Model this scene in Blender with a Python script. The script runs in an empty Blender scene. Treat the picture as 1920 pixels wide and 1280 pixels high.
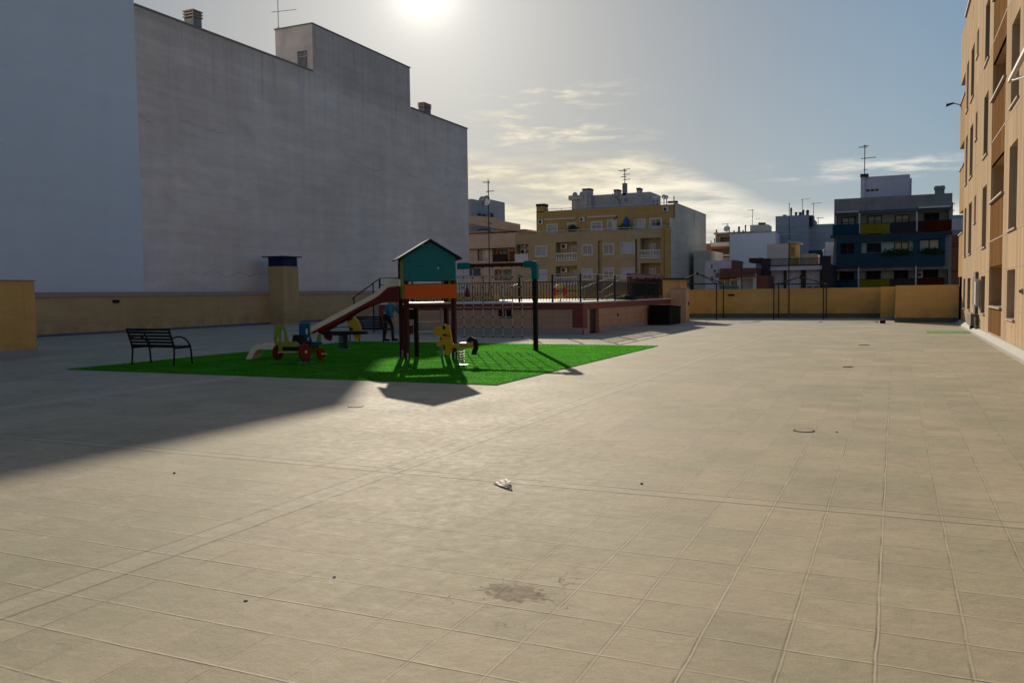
import bpy, bmesh, math, random
import numpy as np
from mathutils import Vector, Matrix
random.seed(7); np.random.seed(7)
SC = bpy.context.scene
COL = SC.collection
PI = math.pi
# ------------------------------------------------------------------ camera solve
FPX, PITCH, ROLL, YAW, EYE = 1585.73, .0567471, -.0126939, .425659, 1.6
Fv = np.array([-math.sin(YAW)*math.cos(PITCH), math.cos(YAW)*math.cos(PITCH), -math.sin(PITCH)])
_r = np.array([math.cos(YAW), math.sin(YAW), 0]); _u = np.cross(_r, Fv)
Rv = math.cos(ROLL)*_r + math.sin(ROLL)*_u
Uv = -math.sin(ROLL)*_r + math.cos(ROLL)*_u
CAM = np.array([0, 0, EYE])
def ray(x, y): return Fv*FPX + Rv*(x-960) + Uv*(640-y)
def gnd(x, y, z=0):                       # survey helpers: where a sight line meets a known real plane
    d = ray(x, y); return CAM + d*((z-EYE)/d[2])
def onX(x, y, v):
    d = ray(x, y); return CAM + d*(v/d[0])
def onY(x, y, v):
    d = ray(x, y); return CAM + d*(v/d[1])
def onV(x, y, A, B):                      # vertical plane through ground points A and B
    d = ray(x, y); n = np.array([-(B[1]-A[1]), B[0]-A[0], 0.]); t = np.dot(np.array([A[0], A[1], 0])-CAM, n)/np.dot(d, n)
    return CAM + d*t

# ------------------------------------------------------------------ shader helper
class E:
    def __init__(s, nt, v): s.nt, s.v = nt, v
    def _m(s, op, *a, clamp=False):
        n = s.nt.nodes.new('ShaderNodeMath'); n.operation = op; n.use_clamp = clamp
        for i, q in enumerate((s,)+a):
            q = q.v if isinstance(q, E) else q
            if isinstance(q, (int, float)): n.inputs[i].default_value = q
            else: s.nt.links.new(q, n.inputs[i])
        return E(s.nt, n.outputs[0])
    def __add__(s, o): return s._m('ADD', o)
    def __radd__(s, o): return s._m('ADD', o)
    def __sub__(s, o): return s._m('SUBTRACT', o)
    def __rsub__(s, o): return E(s.nt, o)._m('SUBTRACT', s) if isinstance(o, E) else (s*-1)+o
    def __mul__(s, o): return s._m('MULTIPLY', o)
    def __rmul__(s, o): return s._m('MULTIPLY', o)
    def __truediv__(s, o): return s._m('DIVIDE', o)
    def __pow__(s, o): return s._m('POWER', o)
    def abs(s): return s._m('ABSOLUTE')
    def fract(s): return s._m('FRACT')
    def floor(s): return s._m('FLOOR')
    def sqrt(s): return s._m('SQRT')
    def max(s, o): return s._m('MAXIMUM', o)
    def min(s, o): return s._m('MINIMUM', o)
    def lt(s, o): return s._m('LESS_THAN', o)
    def gt(s, o): return s._m('GREATER_THAN', o)
    def clamp(s): return s._m('ADD', 0.0, clamp=True)
    def ss(s, a, b, lo=0., hi=1.):
        n = s.nt.nodes.new('ShaderNodeMapRange'); n.interpolation_type = 'SMOOTHSTEP'
        s.nt.links.new(s.v, n.inputs[0])
        for i, q in enumerate((a, b, lo, hi)): n.inputs[i+1].default_value = q
        return E(s.nt, n.outputs[0])
def xyz(nt, kind='Object'):
    c = nt.nodes.new('ShaderNodeTexCoord'); s = nt.nodes.new('ShaderNodeSeparateXYZ')
    nt.links.new(c.outputs[kind], s.inputs[0])
    return [E(nt, s.outputs[i]) for i in range(3)], c.outputs[kind]
def vec(nt, x, y, z=0.):
    n = nt.nodes.new('ShaderNodeCombineXYZ')
    for i, q in enumerate((x, y, z)):
        if isinstance(q, E): nt.links.new(q.v, n.inputs[i])
        else: n.inputs[i].default_value = q
    return n.outputs[0]
def noise(nt, v, scale, detail=4, rough=.55, dist=0.):
    n = nt.nodes.new('ShaderNodeTexNoise'); n.inputs['Scale'].default_value = scale
    n.inputs['Detail'].default_value = detail; n.inputs['Roughness'].default_value = rough
    n.inputs['Distortion'].default_value = dist
    nt.links.new(v, n.inputs['Vector']); return E(nt, n.outputs['Fac'])
def white(nt, v):
    n = nt.nodes.new('ShaderNodeTexWhiteNoise'); n.noise_dimensions = '3D'; nt.links.new(v, n.inputs['Vector']); return E(nt, n.outputs['Value'])
def cmix(nt, f, a, b, mode='MIX'):
    n = nt.nodes.new('ShaderNodeMix'); n.data_type = 'RGBA'; n.blend_type = mode
    if isinstance(f, E): nt.links.new(f.v, n.inputs[0])
    else: n.inputs[0].default_value = f
    for i, q in ((6, a), (7, b)):
        if isinstance(q, (tuple, list)): n.inputs[i].default_value = (*q[:3], 1)
        else: nt.links.new(q, n.inputs[i])
    return n.outputs[2]
def gray(nt, e):
    n = nt.nodes.new('ShaderNodeCombineColor')
    for i in range(3): nt.links.new(e.v, n.inputs[i])
    return n.outputs[0]
def newmat(name):
    m = bpy.data.materials.new(name); m.use_nodes = True
    return m, m.node_tree, m.node_tree.nodes['Principled BSDF']
def bump(nt, b, h, strength=.3, dist=.01):
    n = nt.nodes.new('ShaderNodeBump'); n.inputs['Strength'].default_value = strength; n.inputs['Distance'].default_value = dist
    nt.links.new(h.v, n.inputs['Height']); nt.links.new(n.outputs[0], b.inputs['Normal'])
M = {}
def mat(name, col, rough=.7, var=.12, scale=3., bmp=0., bscale=40., metal=0., spec=.22, streak=0., dirt=None, dirtamt=.4, dscale=.6, trans=0.):
    m, nt, b = newmat(name)
    (x, y, z), ob = xyz(nt)
    n1 = noise(nt, ob, scale, 5, .6)
    f = (n1-.5)*(2*var)+1.
    if streak:
        ns = noise(nt, vec(nt, x*6., y*6., z*.5), 1., 4, .6)
        f = f*((ns-.5)*(2*streak)+1.)
    c = cmix(nt, 1., col, gray(nt, f), 'MULTIPLY')
    if dirt:
        nd = noise(nt, ob, dscale, 6, .65, .3).ss(.5, .72)*dirtamt
        c = cmix(nt, nd, c, dirt)
    nt.links.new(c, b.inputs['Base Color'])
    b.inputs['Roughness'].default_value = rough; b.inputs['Metallic'].default_value = metal
    b.inputs['Specular IOR Level'].default_value = spec
    if bmp: bump(nt, b, noise(nt, ob, bscale, 3, .6), bmp, .01)
    M[name] = m; return m

# ------------------------------------------------------------------ mesh helper
class MB:
    def __init__(s): s.v, s.f, s.mi = [], [], []
    def add(s, vs, fs, mi=0):
        o = len(s.v); s.v += [tuple(float(c) for c in q) for q in vs]; s.f += [tuple(o+i for i in f) for f in fs]; s.mi += [mi]*len(fs)
    def box(s, x0, x1, y0, y1, z0, z1, mi=0, skip=()):
        if x0 > x1: x0, x1 = x1, x0
        if y0 > y1: y0, y1 = y1, y0
        if z0 > z1: z0, z1 = z1, z0
        vs = [(x0,y0,z0),(x1,y0,z0),(x1,y1,z0),(x0,y1,z0),(x0,y0,z1),(x1,y0,z1),(x1,y1,z1),(x0,y1,z1)]
        fs = {'b':(0,3,2,1),'t':(4,5,6,7),'-y':(0,1,5,4),'+x':(1,2,6,5),'+y':(2,3,7,6),'-x':(3,0,4,7)}
        s.add(vs, [f for k, f in fs.items() if k not in skip], mi)
        return s
    def tbox(s, T, u0, u1, v0, v1, n0, n1, mi=0):      # box in a facade frame T(u,v,n)
        vs = [T(u0,v0,n0),T(u1,v0,n0),T(u1,v1,n0),T(u0,v1,n0),T(u0,v0,n1),T(u1,v0,n1),T(u1,v1,n1),T(u0,v1,n1)]
        s.add(vs, [(0,3,2,1),(4,5,6,7),(0,1,5,4),(1,2,6,5),(2,3,7,6),(3,0,4,7)], mi); return s
    def tube(s, pts, r, n=8, mi=0, cap=True):
        pts = [Vector(p) for p in pts]; rs = r if isinstance(r, (list, tuple)) else [r]*len(pts)
        vs = []; up = None
        for i, p in enumerate(pts):
            d = (pts[min(i+1, len(pts)-1)]-pts[max(i-1, 0)]).normalized()
            if up is None:
                up = Vector((0,0,1)) if abs(d.z) < .9 else Vector((1,0,0))
            a = d.cross(up).normalized(); b = a.cross(d).normalized(); up = b
            for k in range(n):
                t = 2*PI*k/n; vs.append(p+a*math.cos(t)*rs[i]+b*math.sin(t)*rs[i])
        fs = []
        for i in range(len(pts)-1):
            for k in range(n): fs.append((i*n+k, i*n+(k+1)%n, (i+1)*n+(k+1)%n, (i+1)*n+k))
        if cap: fs += [tuple(reversed(range(n))), tuple((len(pts)-1)*n+k for k in range(n))]
        s.add(vs, fs, mi); return s
    def bar(s, a, b, w, h=None, mi=0):
        h = h or w; a, b = Vector(a), Vector(b); d = (b-a).normalized()
        up = Vector((0,0,1)) if abs(d.z) < .95 else Vector((0,1,0))
        p = d.cross(up).normalized()*(w/2); q = p.cross(d).normalized()*(h/2)
        vs = [a-p-q, a+p-q, a+p+q, a-p+q, b-p-q, b+p-q, b+p+q, b-p+q]
        s.add(vs, [(0,3,2,1),(4,5,6,7),(0,1,5,4),(1,2,6,5),(2,3,7,6),(3,0,4,7)], mi); return s
    def prism(s, poly, P, d, mi=0):                     # polygon (a,b) -> P(a,b)+offset vector d
        n = len(poly); d = Vector(d); A = [Vector(P(*q))-d/2 for q in poly]; B = [q+d for q in A]
        s.add(A+B, [tuple(reversed(range(n))), tuple(range(n, 2*n))]+[(i, (i+1)%n, n+(i+1)%n, n+i) for i in range(n)], mi); return s
    def disc(s, c, ax, r, t, n=20, mi=0, r2=None):
        c, ax = Vector(c), Vector(ax).normalized(); s.tube([c-ax*t/2, c+ax*t/2], [r, r2 or r], n, mi); return s
    def lathe(s, prof, c=(0,0,0), n=16, mi=0):
        vs = []; fs = []; c = Vector(c)
        for r, z in prof:
            for k in range(n): t = 2*PI*k/n; vs.append((c.x+r*math.cos(t), c.y+r*math.sin(t), c.z+z))
        for i in range(len(prof)-1):
            for k in range(n): fs.append((i*n+k, i*n+(k+1)%n, (i+1)*n+(k+1)%n, (i+1)*n+k))
        fs += [tuple(reversed(range(n))), tuple((len(prof)-1)*n+k for k in range(n))]
        s.add(vs, fs, mi); return s
    def wall(s, T, u0, u1, v0, v1, holes, mi=0, bmi=None):   # facade sheet with real openings and reveals
        eps = 1e-4
        us = sorted({u0, u1, *[min(max(h[k], u0), u1) for h in holes for k in (0, 1)]}); vs_ = sorted({v0, v1, *[min(max(h[k], v0), v1) for h in holes for k in (2, 3)]})
        for a, b in zip(us, us[1:]):
            if b-a < eps: continue
            for c, d in zip(vs_, vs_[1:]):
                if d-c < eps: continue
                mu, mv = (a+b)/2, (c+d)/2
                if any(h[0] < mu < h[1] and h[2] < mv < h[3] for h in holes): continue
                s.add([T(a,c,0), T(b,c,0), T(b,d,0), T(a,d,0)], [(0,1,2,3)], mi)
        for h in holes:
            a, b, c, d, dep = h[:5]; q = -dep
            s.add([T(a,c,0),T(b,c,0),T(b,d,0),T(a,d,0),T(a,c,q),T(b,c,q),T(b,d,q),T(a,d,q)], [(0,4,5,1),(1,5,6,2),(2,6,7,3),(3,7,4,0)], mi)
            s.add([T(a,c,q),T(b,c,q),T(b,d,q),T(a,d,q)], [(0,1,2,3)], mi if bmi is None else bmi)
        return s
    def build(s, name, m=None, parent=None, smooth=False, bevel=0, loc=None):
        me = bpy.data.meshes.new(name); me.from_pydata(s.v, [], s.f)
        ms = m if isinstance(m, (list, tuple)) else [m]
        for q in ms: me.materials.append(M[q] if isinstance(q, str) else q)
        if len(ms) > 1: me.polygons.foreach_set('material_index', s.mi)
        if smooth: me.polygons.foreach_set('use_smooth', [True]*len(me.polygons))
        me.update(); me.validate()
        bm = bmesh.new(); bm.from_mesh(me); bmesh.ops.recalc_face_normals(bm, faces=bm.faces) if not getattr(s, 'keep', False) else None; bm.to_mesh(me); bm.free()
        o = bpy.data.objects.new(name, me); COL.objects.link(o)
        if loc is not None:                     # mesh given in world coordinates, origin moved to loc
            me.transform(Matrix.Translation(-Vector(loc))); o.location = loc
        if parent is not None:
            if parent.type == 'EMPTY' or True:
                o.parent = parent
                if getattr(s, 'world', True):
                    w = wloc(parent); me.transform(Matrix.Translation(-w)); 
        if bevel:
            b = o.modifiers.new('edge', 'BEVEL'); b.width = bevel; b.segments = 2; b.limit_method = 'ANGLE'
        return o
def wloc(o):
    p = Vector(o.location)
    while o.parent: o = o.parent; p += Vector(o.location)
    return p
def tag(o, label, cat, group=None, kind=None):
    if label: o['label'] = label
    if cat: o['category'] = cat
    if group: o['group'] = group
    if kind: o['kind'] = kind
    return o
def thing(name, label, cat, loc=(0,0,0), group=None):
    o = bpy.data.objects.new(name, None); COL.objects.link(o); o.location = loc; o.empty_display_size = .2
    return tag(o, label, cat, group)
def kids(o): return [c for c in bpy.data.objects if c.parent == o]
def dup(o, loc=None, label=None, parent=None):
    c = o.copy(); COL.objects.link(c); c.parent = parent
    if loc is not None: c.location = loc
    if label: c['label'] = label
    for k in kids(o): dup(k, parent=c)
    return c
def TY(Y0): return lambda u, v, n: (u, Y0-n, v)
def TX(X0, s=-1): return lambda u, v, n: (X0+s*n, u, v)

# ------------------------------------------------------------------ materials
def ground_mat():
    m, nt, b = newmat('paving')
    (x, y, z), ob = xyz(nt)
    P = .3725
    wob = (noise(nt, vec(nt, x, y*.9), 2.2, 2)-.5)*.020
    wob2 = (noise(nt, vec(nt, x*.9, y+7.), 2.0, 2)-.5)*.018
    gx = ((x+wob+.055)/P); gy = ((y+wob2-3.48)/P)
    dx = (.5-(gx.fract()-.5).abs())*P; dy = (.5-(gy.fract()-.5).abs())*P
    left = x.lt(-4.3); right = 1.-left
    ixn = white(nt, vec(nt, (gx+.5).floor(), 3., 1.)); iyn = white(nt, vec(nt, 5., (gy+.5).floor(), 2.))
    patch = noise(nt, vec(nt, x, y), .45, 3)
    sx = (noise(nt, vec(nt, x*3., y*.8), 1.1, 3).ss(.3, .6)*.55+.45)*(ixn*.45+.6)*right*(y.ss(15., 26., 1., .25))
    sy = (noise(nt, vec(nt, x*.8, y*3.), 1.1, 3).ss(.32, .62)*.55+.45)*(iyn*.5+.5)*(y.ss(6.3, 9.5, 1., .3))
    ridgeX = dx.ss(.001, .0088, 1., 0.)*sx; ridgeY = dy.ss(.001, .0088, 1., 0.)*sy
    # double sealed joints
    def joint(c, pos, w=.02, s=1.):
        return (c-pos).abs().ss(w*.25, w, s, 0.)
    wj = (noise(nt, vec(nt, x, y), 3., 3)-.5)*.04
    jts = joint(x+wj, -4.07, .02).max(joint(x+wj, -4.31, .02, .8)).max(joint(y+wj, 6.44, .022)).max(joint(y+wj, 6.61, .02, .9)).max(joint(y+wj, 14.8, .035, .8)).max(joint(y+wj, 23.4, .05, .6)).max(joint(x+wj, -12.0, .05, .2)).max(joint(x+wj, -12.2, .03, .5)).max(joint(y+wj, 34., .06, .5))
    band = joint(x+y*.0, -12.05, .30, 2.5).max(joint(x, -4.19, .19, 1.)).max(joint(y, 6.53, .16, .8))
    h = ridgeX.max(ridgeY)*.0031+jts*.005
    fine = noise(nt, ob, 95., 4, .7); mid = noise(nt, ob, 9., 5, .65); big = noise(nt, ob, .8, 5, .6)
    trowel = noise(nt, vec(nt, x*2.2, y*3.4), 2.1, 6, .68, .5)
    relief = h+fine*.0014+mid*.0052+trowel*.0050
    n = nt.nodes.new('ShaderNodeBump'); n.inputs['Strength'].default_value = .62; n.inputs['Distance'].default_value = 1.
    nt.links.new(relief.v, n.inputs['Height']); nt.links.new(n.outputs[0], b.inputs['Normal'])
    cell = white(nt, vec(nt, gx.floor(), gy.floor(), 1.))
    f = ((big-.5)*.44+1.)*((mid-.5)*.42+1.)*((fine-.5)*.62+1.)*((trowel-.5)*.40+1.)*((cell-.5)*.13+1.)*((noise(nt, ob, 30., 3, .7)-.5)*.30+1.)
    warm = noise(nt, ob, .5, 3)
    c0 = cmix(nt, warm.ss(.35, .65), (.43, .368, .26), (.365, .335, .225))
    c = cmix(nt, 1., c0, gray(nt, f), 'MULTIPLY')
    # pale chalky scuffs
    scuff = noise(nt, ob, 3.2, 8, .72, 1.1).ss(.56, .72)*noise(nt, ob, .35, 2).ss(.38, .6)*(1.-right*(x.ss(-1.6, .6)))
    c = cmix(nt, scuff*.62, c, (.62, .57, .45))
    c = cmix(nt, ridgeX.max(ridgeY)*.34, c, (.64, .59, .48))  # joint ridge tops coloured paler, painting in the sun that catches them
    # shade on one flank of each joint ridge, painted as a dark line
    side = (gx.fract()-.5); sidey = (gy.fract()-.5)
    flank_shade = (((dx-.011).abs()).ss(.0, .010, 1., 0.)*side.gt(0.)*sx).max(((dy-.009).abs()).ss(.0, .008, 1., 0.)*sidey.gt(0.)*sy)
    c = cmix(nt, flank_shade*noise(nt, ob, 3., 3).ss(.3, .6)*.85, c, (.12, .09, .06))
    c = cmix(nt, jts*.58, c, (.15, .12, .085)); c = cmix(nt, band*.20, c, (.54, .49, .39))
    # spots
    vo = nt.nodes.new('ShaderNodeTexVoronoi'); vo.inputs['Scale'].default_value = 1.15; nt.links.new(ob, vo.inputs['Vector'])
    vd = E(nt, vo.outputs['Distance']); sep = nt.nodes.new('ShaderNodeSeparateColor'); nt.links.new(vo.outputs['Color'], sep.inputs[0]); vr = E(nt, sep.outputs[0])
    spots = (vd-(vr*.022)).lt(.008)*vr.gt(.45)
    c = cmix(nt, spots*.55, c, (.10, .08, .06))
    # damaged repair patch with hairline cracks
    ex = x+1.84; ey = y-4.05
    wn = noise(nt, ob, 13., 7, .75)
    rr = ((ex*ex)/(.22**2)+(ey*ey)/(.16**2)).sqrt()+(wn-.5)*2.6
    c = cmix(nt, rr.ss(.72, .84, 1., 0.)*(noise(nt, ob, 22., 4).ss(.3, .6)*.4+.6), c, (.175, .125, .075))
    v2 = nt.nodes.new('ShaderNodeTexVoronoi'); v2.feature = 'DISTANCE_TO_EDGE'; v2.inputs['Scale'].default_value = 3.1
    wv = nt.nodes.new('ShaderNodeVectorMath'); wv.operation = 'ADD'; nt.links.new(ob, wv.inputs[0])
    nn = nt.nodes.new('ShaderNodeTexNoise'); nn.inputs['Scale'].default_value = 8; nt.links.new(ob, nn.inputs['Vector']); sc = nt.nodes.new('ShaderNodeVectorMath'); sc.operation = 'SCALE'; sc.inputs['Scale'].default_value = .22
    nt.links.new(nn.outputs['Color'], sc.inputs[0]); nt.links.new(sc.outputs[0], wv.inputs[1]); nt.links.new(wv.outputs[0], v2.inputs['Vector'])
    crack = E(nt, v2.outputs['Distance']).ss(.004, .014, 1., 0.)*((ex*ex+ey*ey).sqrt().ss(.30, .62, 1., 0.))*noise(nt, ob, 4., 3).ss(.42, .55)
    c = cmix(nt, crack*.85, c, (.10, .075, .05))
    # scattered brown scratches
    scr = noise(nt, vec(nt, x*2.2+y*.9, y*7.), 1.9, 6, .75, .6).ss(.665, .70)
    c = cmix(nt, scr*.55, c, (.18, .12, .075))
    hn = noise(nt, vec(nt, x*1.2, y*2.), 2.3, 4, .6, .8); hair = (hn-.5).abs().ss(.0, .0035, 1., 0.)*noise(nt, ob, 2.1, 3).ss(.60, .66)
    c = cmix(nt, hair*.6, c, (.13, .09, .06))
    smear = noise(nt, vec(nt, x*1.1-y*.3, y*5.), 1.7, 6, .72, .4).ss(.60, .70)*noise(nt, ob, .9, 2).ss(.52, .62)
    c = cmix(nt, smear*.30, c, (.22, .16, .10))
    # rust run-off by the turf corner
    r2 = (((x+5.15)*(x+5.15))/.8+((y-19.8)*(y-19.8))/3.4).sqrt()
    c = cmix(nt, r2.ss(.2, 1.1, .45, 0.)*noise(nt, ob, 1.5, 4).ss(.3, .65), c, (.42, .22, .12))
    # greenish wash near the far wall
    c = cmix(nt, (y.ss(44., 49.5)*x.ss(-1.5, -5.))*.35, c, (.33, .46, .36))
    nt.links.new(c, b.inputs['Base Color'])
    rg = (mid-.5)*.3+(big-.5)*.2+.80
    nt.links.new(rg.v, b.inputs['Roughness']); b.inputs['Specular IOR Level'].default_value = .2
    M['paving'] = m
ground_mat()
def stucco(name, col, col2, rough=.85, bands=True, streak=.1, amp=1.):
    m, nt, b = newmat(name); (x, y, z), ob = xyz(nt)
    big = noise(nt, ob, .16, 5, .6, .6); md = noise(nt, vec(nt, x, y*.5, z*1.6), .9, 6, .7, .3)
    wash = noise(nt, vec(nt, x*1.2, y*1.2, z*.10), 1., 5, .65)
    lay = noise(nt, vec(nt, x*.06, y*.06, z*1.9), 1.3, 3, .6, .4)
    c = cmix(nt, big.ss(.35, .66), col, col2)
    f = ((md-.5)*.46*amp+1.)*((wash-.5)*2.6*streak+1.)*((lay-.5)*.30*amp+1.)
    if bands:                                # paint overlaps: staggered rectangles of newer plaster
        bx = (y*.115).floor(); bz = ((z+(bx*.7).fract()*1.3)*.42).floor()
        f = f*((white(nt, vec(nt, bx, bz, 2.))-.5)*.09+1.)
        edge = (noise(nt, vec(nt, y*.5, 3., 1.), 1., 4)-.5)*.8
        inner = y.gt(32.2+0.)*y.lt(49.)
        f = f*(1.-(1.-(z+edge*.45-(y-40.)*.0).gt(7.1))*inner*.10)
        for (ya, yb, za, zb) in ((36.9, 37.7, 7.2, 8.0), (52.0, 52.7, 11.9, 12.7), (43.2, 44.6, 11.2, 12.0)):
            f = f*(1.-y.gt(ya)*y.lt(yb)*z.gt(za)*z.lt(zb)*.13)
        crk = ((z-2.9-(noise(nt, vec(nt, y*.5, 1., 7.), 1., 5)-.5)*1.6).abs().ss(.0, .05, 1., 0.)).max((z-10.6-(noise(nt, vec(nt, y*.4, 5., 7.), 1., 5)-.5)*1.8).abs().ss(.0, .05, 1., 0.))*noise(nt, vec(nt, y*.4, z*.2, 3.), 1., 2).ss(.48, .6)
        f = f*(1.-crk*.3)
        drip = noise(nt, vec(nt, x, y*3.2, z*.12), 1., 5, .7).ss(.5, .72)*z.ss(11., 15.9)
        f = f*(1.-drip*.28)
        # grime under the roof edge
        f = f*((z+edge*2.2).ss(14.4, 16.4, 1., .80))
    c = cmix(nt, 1., c, gray(nt, f), 'MULTIPLY')
    if name in ('tan_wall', 'ochre_wall', 'block_wall'):
        sp = noise(nt, vec(nt, x*1.5, y*1.5, z*.8), 1.3, 6, .7).ss(.35, .7)*z.ss(1.0, .15); dr = noise(nt, vec(nt, x*3., y*3., z*.15), 1., 5, .7).ss(.52, .75)*z.ss(.4, 1.7)
        f = f*(1.-sp*.22)*(1.-dr*.16)
        c = cmix(nt, 1., c, gray(nt, (1.-sp*.28)*(1.-dr*.2)), 'MULTIPLY')
    scr = noise(nt, vec(nt, x, y*.35, z*3.), 1.4, 7, .75, .8).ss(.64, .72)
    c = cmix(nt, scr*.38, c, tuple(q*.45 for q in col))
    nt.links.new(c, b.inputs['Base Color']); b.inputs['Roughness'].default_value = rough; b.inputs['Specular IOR Level'].default_value = .25
    bump(nt, b, noise(nt, ob, 6., 6, .7), .35, .03)
    M[name] = m
stucco('grey_render', (.76, .62, .53), (.82, .70, .62))
stucco('white_render', (.72, .74, .78), (.745, .765, .80), bands=False, streak=.03, amp=.25)
stucco('party_render', (.60, .52, .41), (.53, .46, .37), bands=False, streak=.16)
stucco('tan_wall', (.52, .33, .15), (.56, .37, .18), bands=False, streak=.08)
stucco('ochre_wall', (.60, .36, .11), (.62, .40, .14), bands=False, streak=.07)
stucco('block_wall', (.66, .42, .15), (.62, .38, .14), bands=False, streak=.06)
stucco('yellow_house', (.40, .295, .16), (.35, .26, .14), bands=False, streak=.10)
stucco('yellow_dark', (.42, .265, .09), (.37, .24, .085), bands=False, streak=.10)
stucco('peach_house', (.60, .40, .26), (.54, .36, .24), bands=False, streak=.12)
stucco('mauve_render', (.42, .38, .38), (.38, .35, .35), bands=False, streak=.2)
stucco('blue_render', (.30, .33, .37), (.26, .30, .34), bands=False, streak=.15)
stucco('deep_blue', (.016, .058, .082), (.014, .05, .072), bands=False, streak=.1)
stucco('teal_band', (.055, .09, .11), (.06, .095, .12), bands=False, streak=.1)
stucco('pale_teal', (.36, .42, .40), (.32, .38, .37), bands=False, streak=.12)
stucco('cement', (.26, .25, .235), (.22, .215, .21), bands=False, streak=.2)
stucco('lilac_render', (.52, .48, .54), (.50, .47, .52), bands=False, streak=.06)
stucco('cream_render', (.62, .57, .47), (.58, .53, .44), bands=False, streak=.1)
stucco('dark_brown', (.035, .026, .028), (.045, .03, .03), bands=False, streak=.1)
stucco('brick_red', (.20, .075, .05), (.16, .06, .045), bands=False, streak=.15)
stucco('brown_house', (.30, .22, .17), (.25, .19, .15), bands=False, streak=.2)
def facade_mat(name, col, var, pitch=.3, jointc=.75):
    m, nt, b = newmat(name); (x, y, z), ob = xyz(nt)
    i = (y/pitch).floor(); w = white(nt, vec(nt, i, (z/3.05).floor(), 4.))
    g = noise(nt, vec(nt, x, y*9., z*1.1), 1.6, 6, .7, .3); g2 = noise(nt, vec(nt, x, y*2.5, z*.5), 1.2, 4)
    f = ((w-.5)*var+1.)*((g-.5)*.42+1.)*((g2-.5)*.3+1.)
    jd = (.5-((y/pitch).fract()-.5).abs())*pitch
    f = f*(jd.ss(.004, .016, jointc, 1.))
    c = cmix(nt, 1., col, gray(nt, f), 'MULTIPLY')
    st = noise(nt, vec(nt, x, y*1.3, z*.3), 1., 5, .7).ss(.55, .75)*z.ss(3.2, .2)
    c = cmix(nt, st*.35, c, (.30, .21, .12))
    nt.links.new(c, b.inputs['Base Color']); b.inputs['Roughness'].default_value = .9; b.inputs['Specular IOR Level'].default_value = 0.
    bump(nt, b, jd.ss(.002, .014)*.6+g*.3, .4, .01)
    M[name] = m
facade_mat('panel_tan', (.58, .43, .285), .24)
facade_mat('panel_brown', (.23, .125, .055), .35, .22)
facade_mat('panel_warm', (.50, .33, .18), .2)
def tiles_mat(name, col, px, pz, gc=.7, var=.12):
    m, nt, b = newmat(name); (x, y, z), ob = xyz(nt)
    s = x+y; a = s/px; c_ = z/pz
    j = ((.5-(a.fract()-.5).abs())*px).min((.5-(c_.fract()-.5).abs())*pz)
    w = white(nt, vec(nt, a.floor(), c_.floor(), 1.)); g = noise(nt, ob, 2., 5)
    f = ((w-.5)*var+1.)*((g-.5)*.3+1.)*j.ss(.003, .010, gc, 1.)
    c = cmix(nt, 1., col, gray(nt, f), 'MULTIPLY')
    nt.links.new(c, b.inputs['Base Color']); b.inputs['Roughness'].default_value = .5
    bump(nt, b, j.ss(.002, .01), .4, .004); M[name] = m
tiles_mat('pool_tile', (.50, .285, .175), .45, .22)
tiles_mat('red_tile', (.22, .032, .02), .45, .14, .6, .25)
mat('coping_pink', (.40, .30, .26), .7, .1, 2., .2)
mat('coping_white', (.66, .63, .57), .5, .06, 2., .1)
mat('plinth_grey', (.30, .30, .31), .7, .15, 2., .3, 20)
mat('membrane_blue', (.10, .12, .19), .6, .2, 1.5, .3, 12)
mat('membrane_green', (.085, .12, .10), .6, .2, 1.5, .3, 12)
mat('cove_white', (.40, .385, .34), .6, .12, 2., .3, 10, dirt=(.35,.3,.22))
mat('dark_wood', (.060, .014, .010), .65, .25, 4., .2, 30)
mat('black_post', (.010, .007, .007), .6, .2, 4.)
mat('black_metal', (.012, .012, .013), .4, .2, 6., metal=.2)
mat('iron_rail', (.020, .022, .026), .45, .2, 6.)
mat('steel', (.46, .44, .40), .45, .05, 8.)
mat('galv', (.36, .37, .38), .45, .12, 8., metal=.7)
mat('teal_panel', (.006, .155, .185), .55, .08, 3., .05)
mat('orange_panel', (.62, .10, .012), .42, .08, 3., .05)
mat('lime_panel', (.27, .29, .03), .45, .08, 3.)
mat('blue_panel', (.012, .10, .17), .45, .08, 3.)
mat('yellow_panel', (.62, .33, .018), .45, .1, 4.)
mat('red_panel', (.15, .008, .008), .42, .08, 3.)
mat('cream_plastic', (.78, .66, .48), .35, .05, 3.)
mat('roof_teal', (.010, .035, .042), .75, .1, 3.)
mat('cabinet_olive', (.15, .125, .08), .6, .15, 4.)
mat('rope', (.52, .44, .38), .8, .15, 30.)
mat('knot', (.06, .04, .035), .7)
mat('black_rubber', (.02, .018, .018), .75, .2, 10.)
mat('spring_steel', (.36, .35, .33), .5, .1, 8.)
mat('spring_dark', (.05, .05, .055), .4, .1, 8., metal=.3)
mat('dark_void', (.010, .010, .012), .8)
mat('dark_slate', (.030, .036, .045), .6, .15, 3.)
mat('cap_navy', (.008, .016, .075), .5, .2, 3.)
mat('white_paint', (.50, .49, .47), .5, .06, 3.)
mat('lilac_shutter', (.46, .45, .56), .6, .05, 3.)
mat('grey_shutter', (.33, .34, .37), .6, .05, 3.)
mat('awning_cream', (.55, .46, .36), .8, .08, 4.)
mat('umbrella_blue', (.02, .08, .24), .8, .15, 4.)
mat('roof_tile', (.23, .075, .045), .75, .35, 7., .6, 12)
mat('brown_parapet', (.15, .07, .055), .8, .2, 3.)
mat('ac_white', (.55, .55, .53), .5, .08, 5.)
mat('concrete', (.34, .33, .31), .85, .18, 3., .4, 15)
mat('door_dark', (.030, .026, .024), .45, .15, 5.)
mat('door_mid', (.30, .31, .33), .5, .05, 5.)
mat('bin_black', (.004, .005, .005), .8, .2, 5.)
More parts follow.
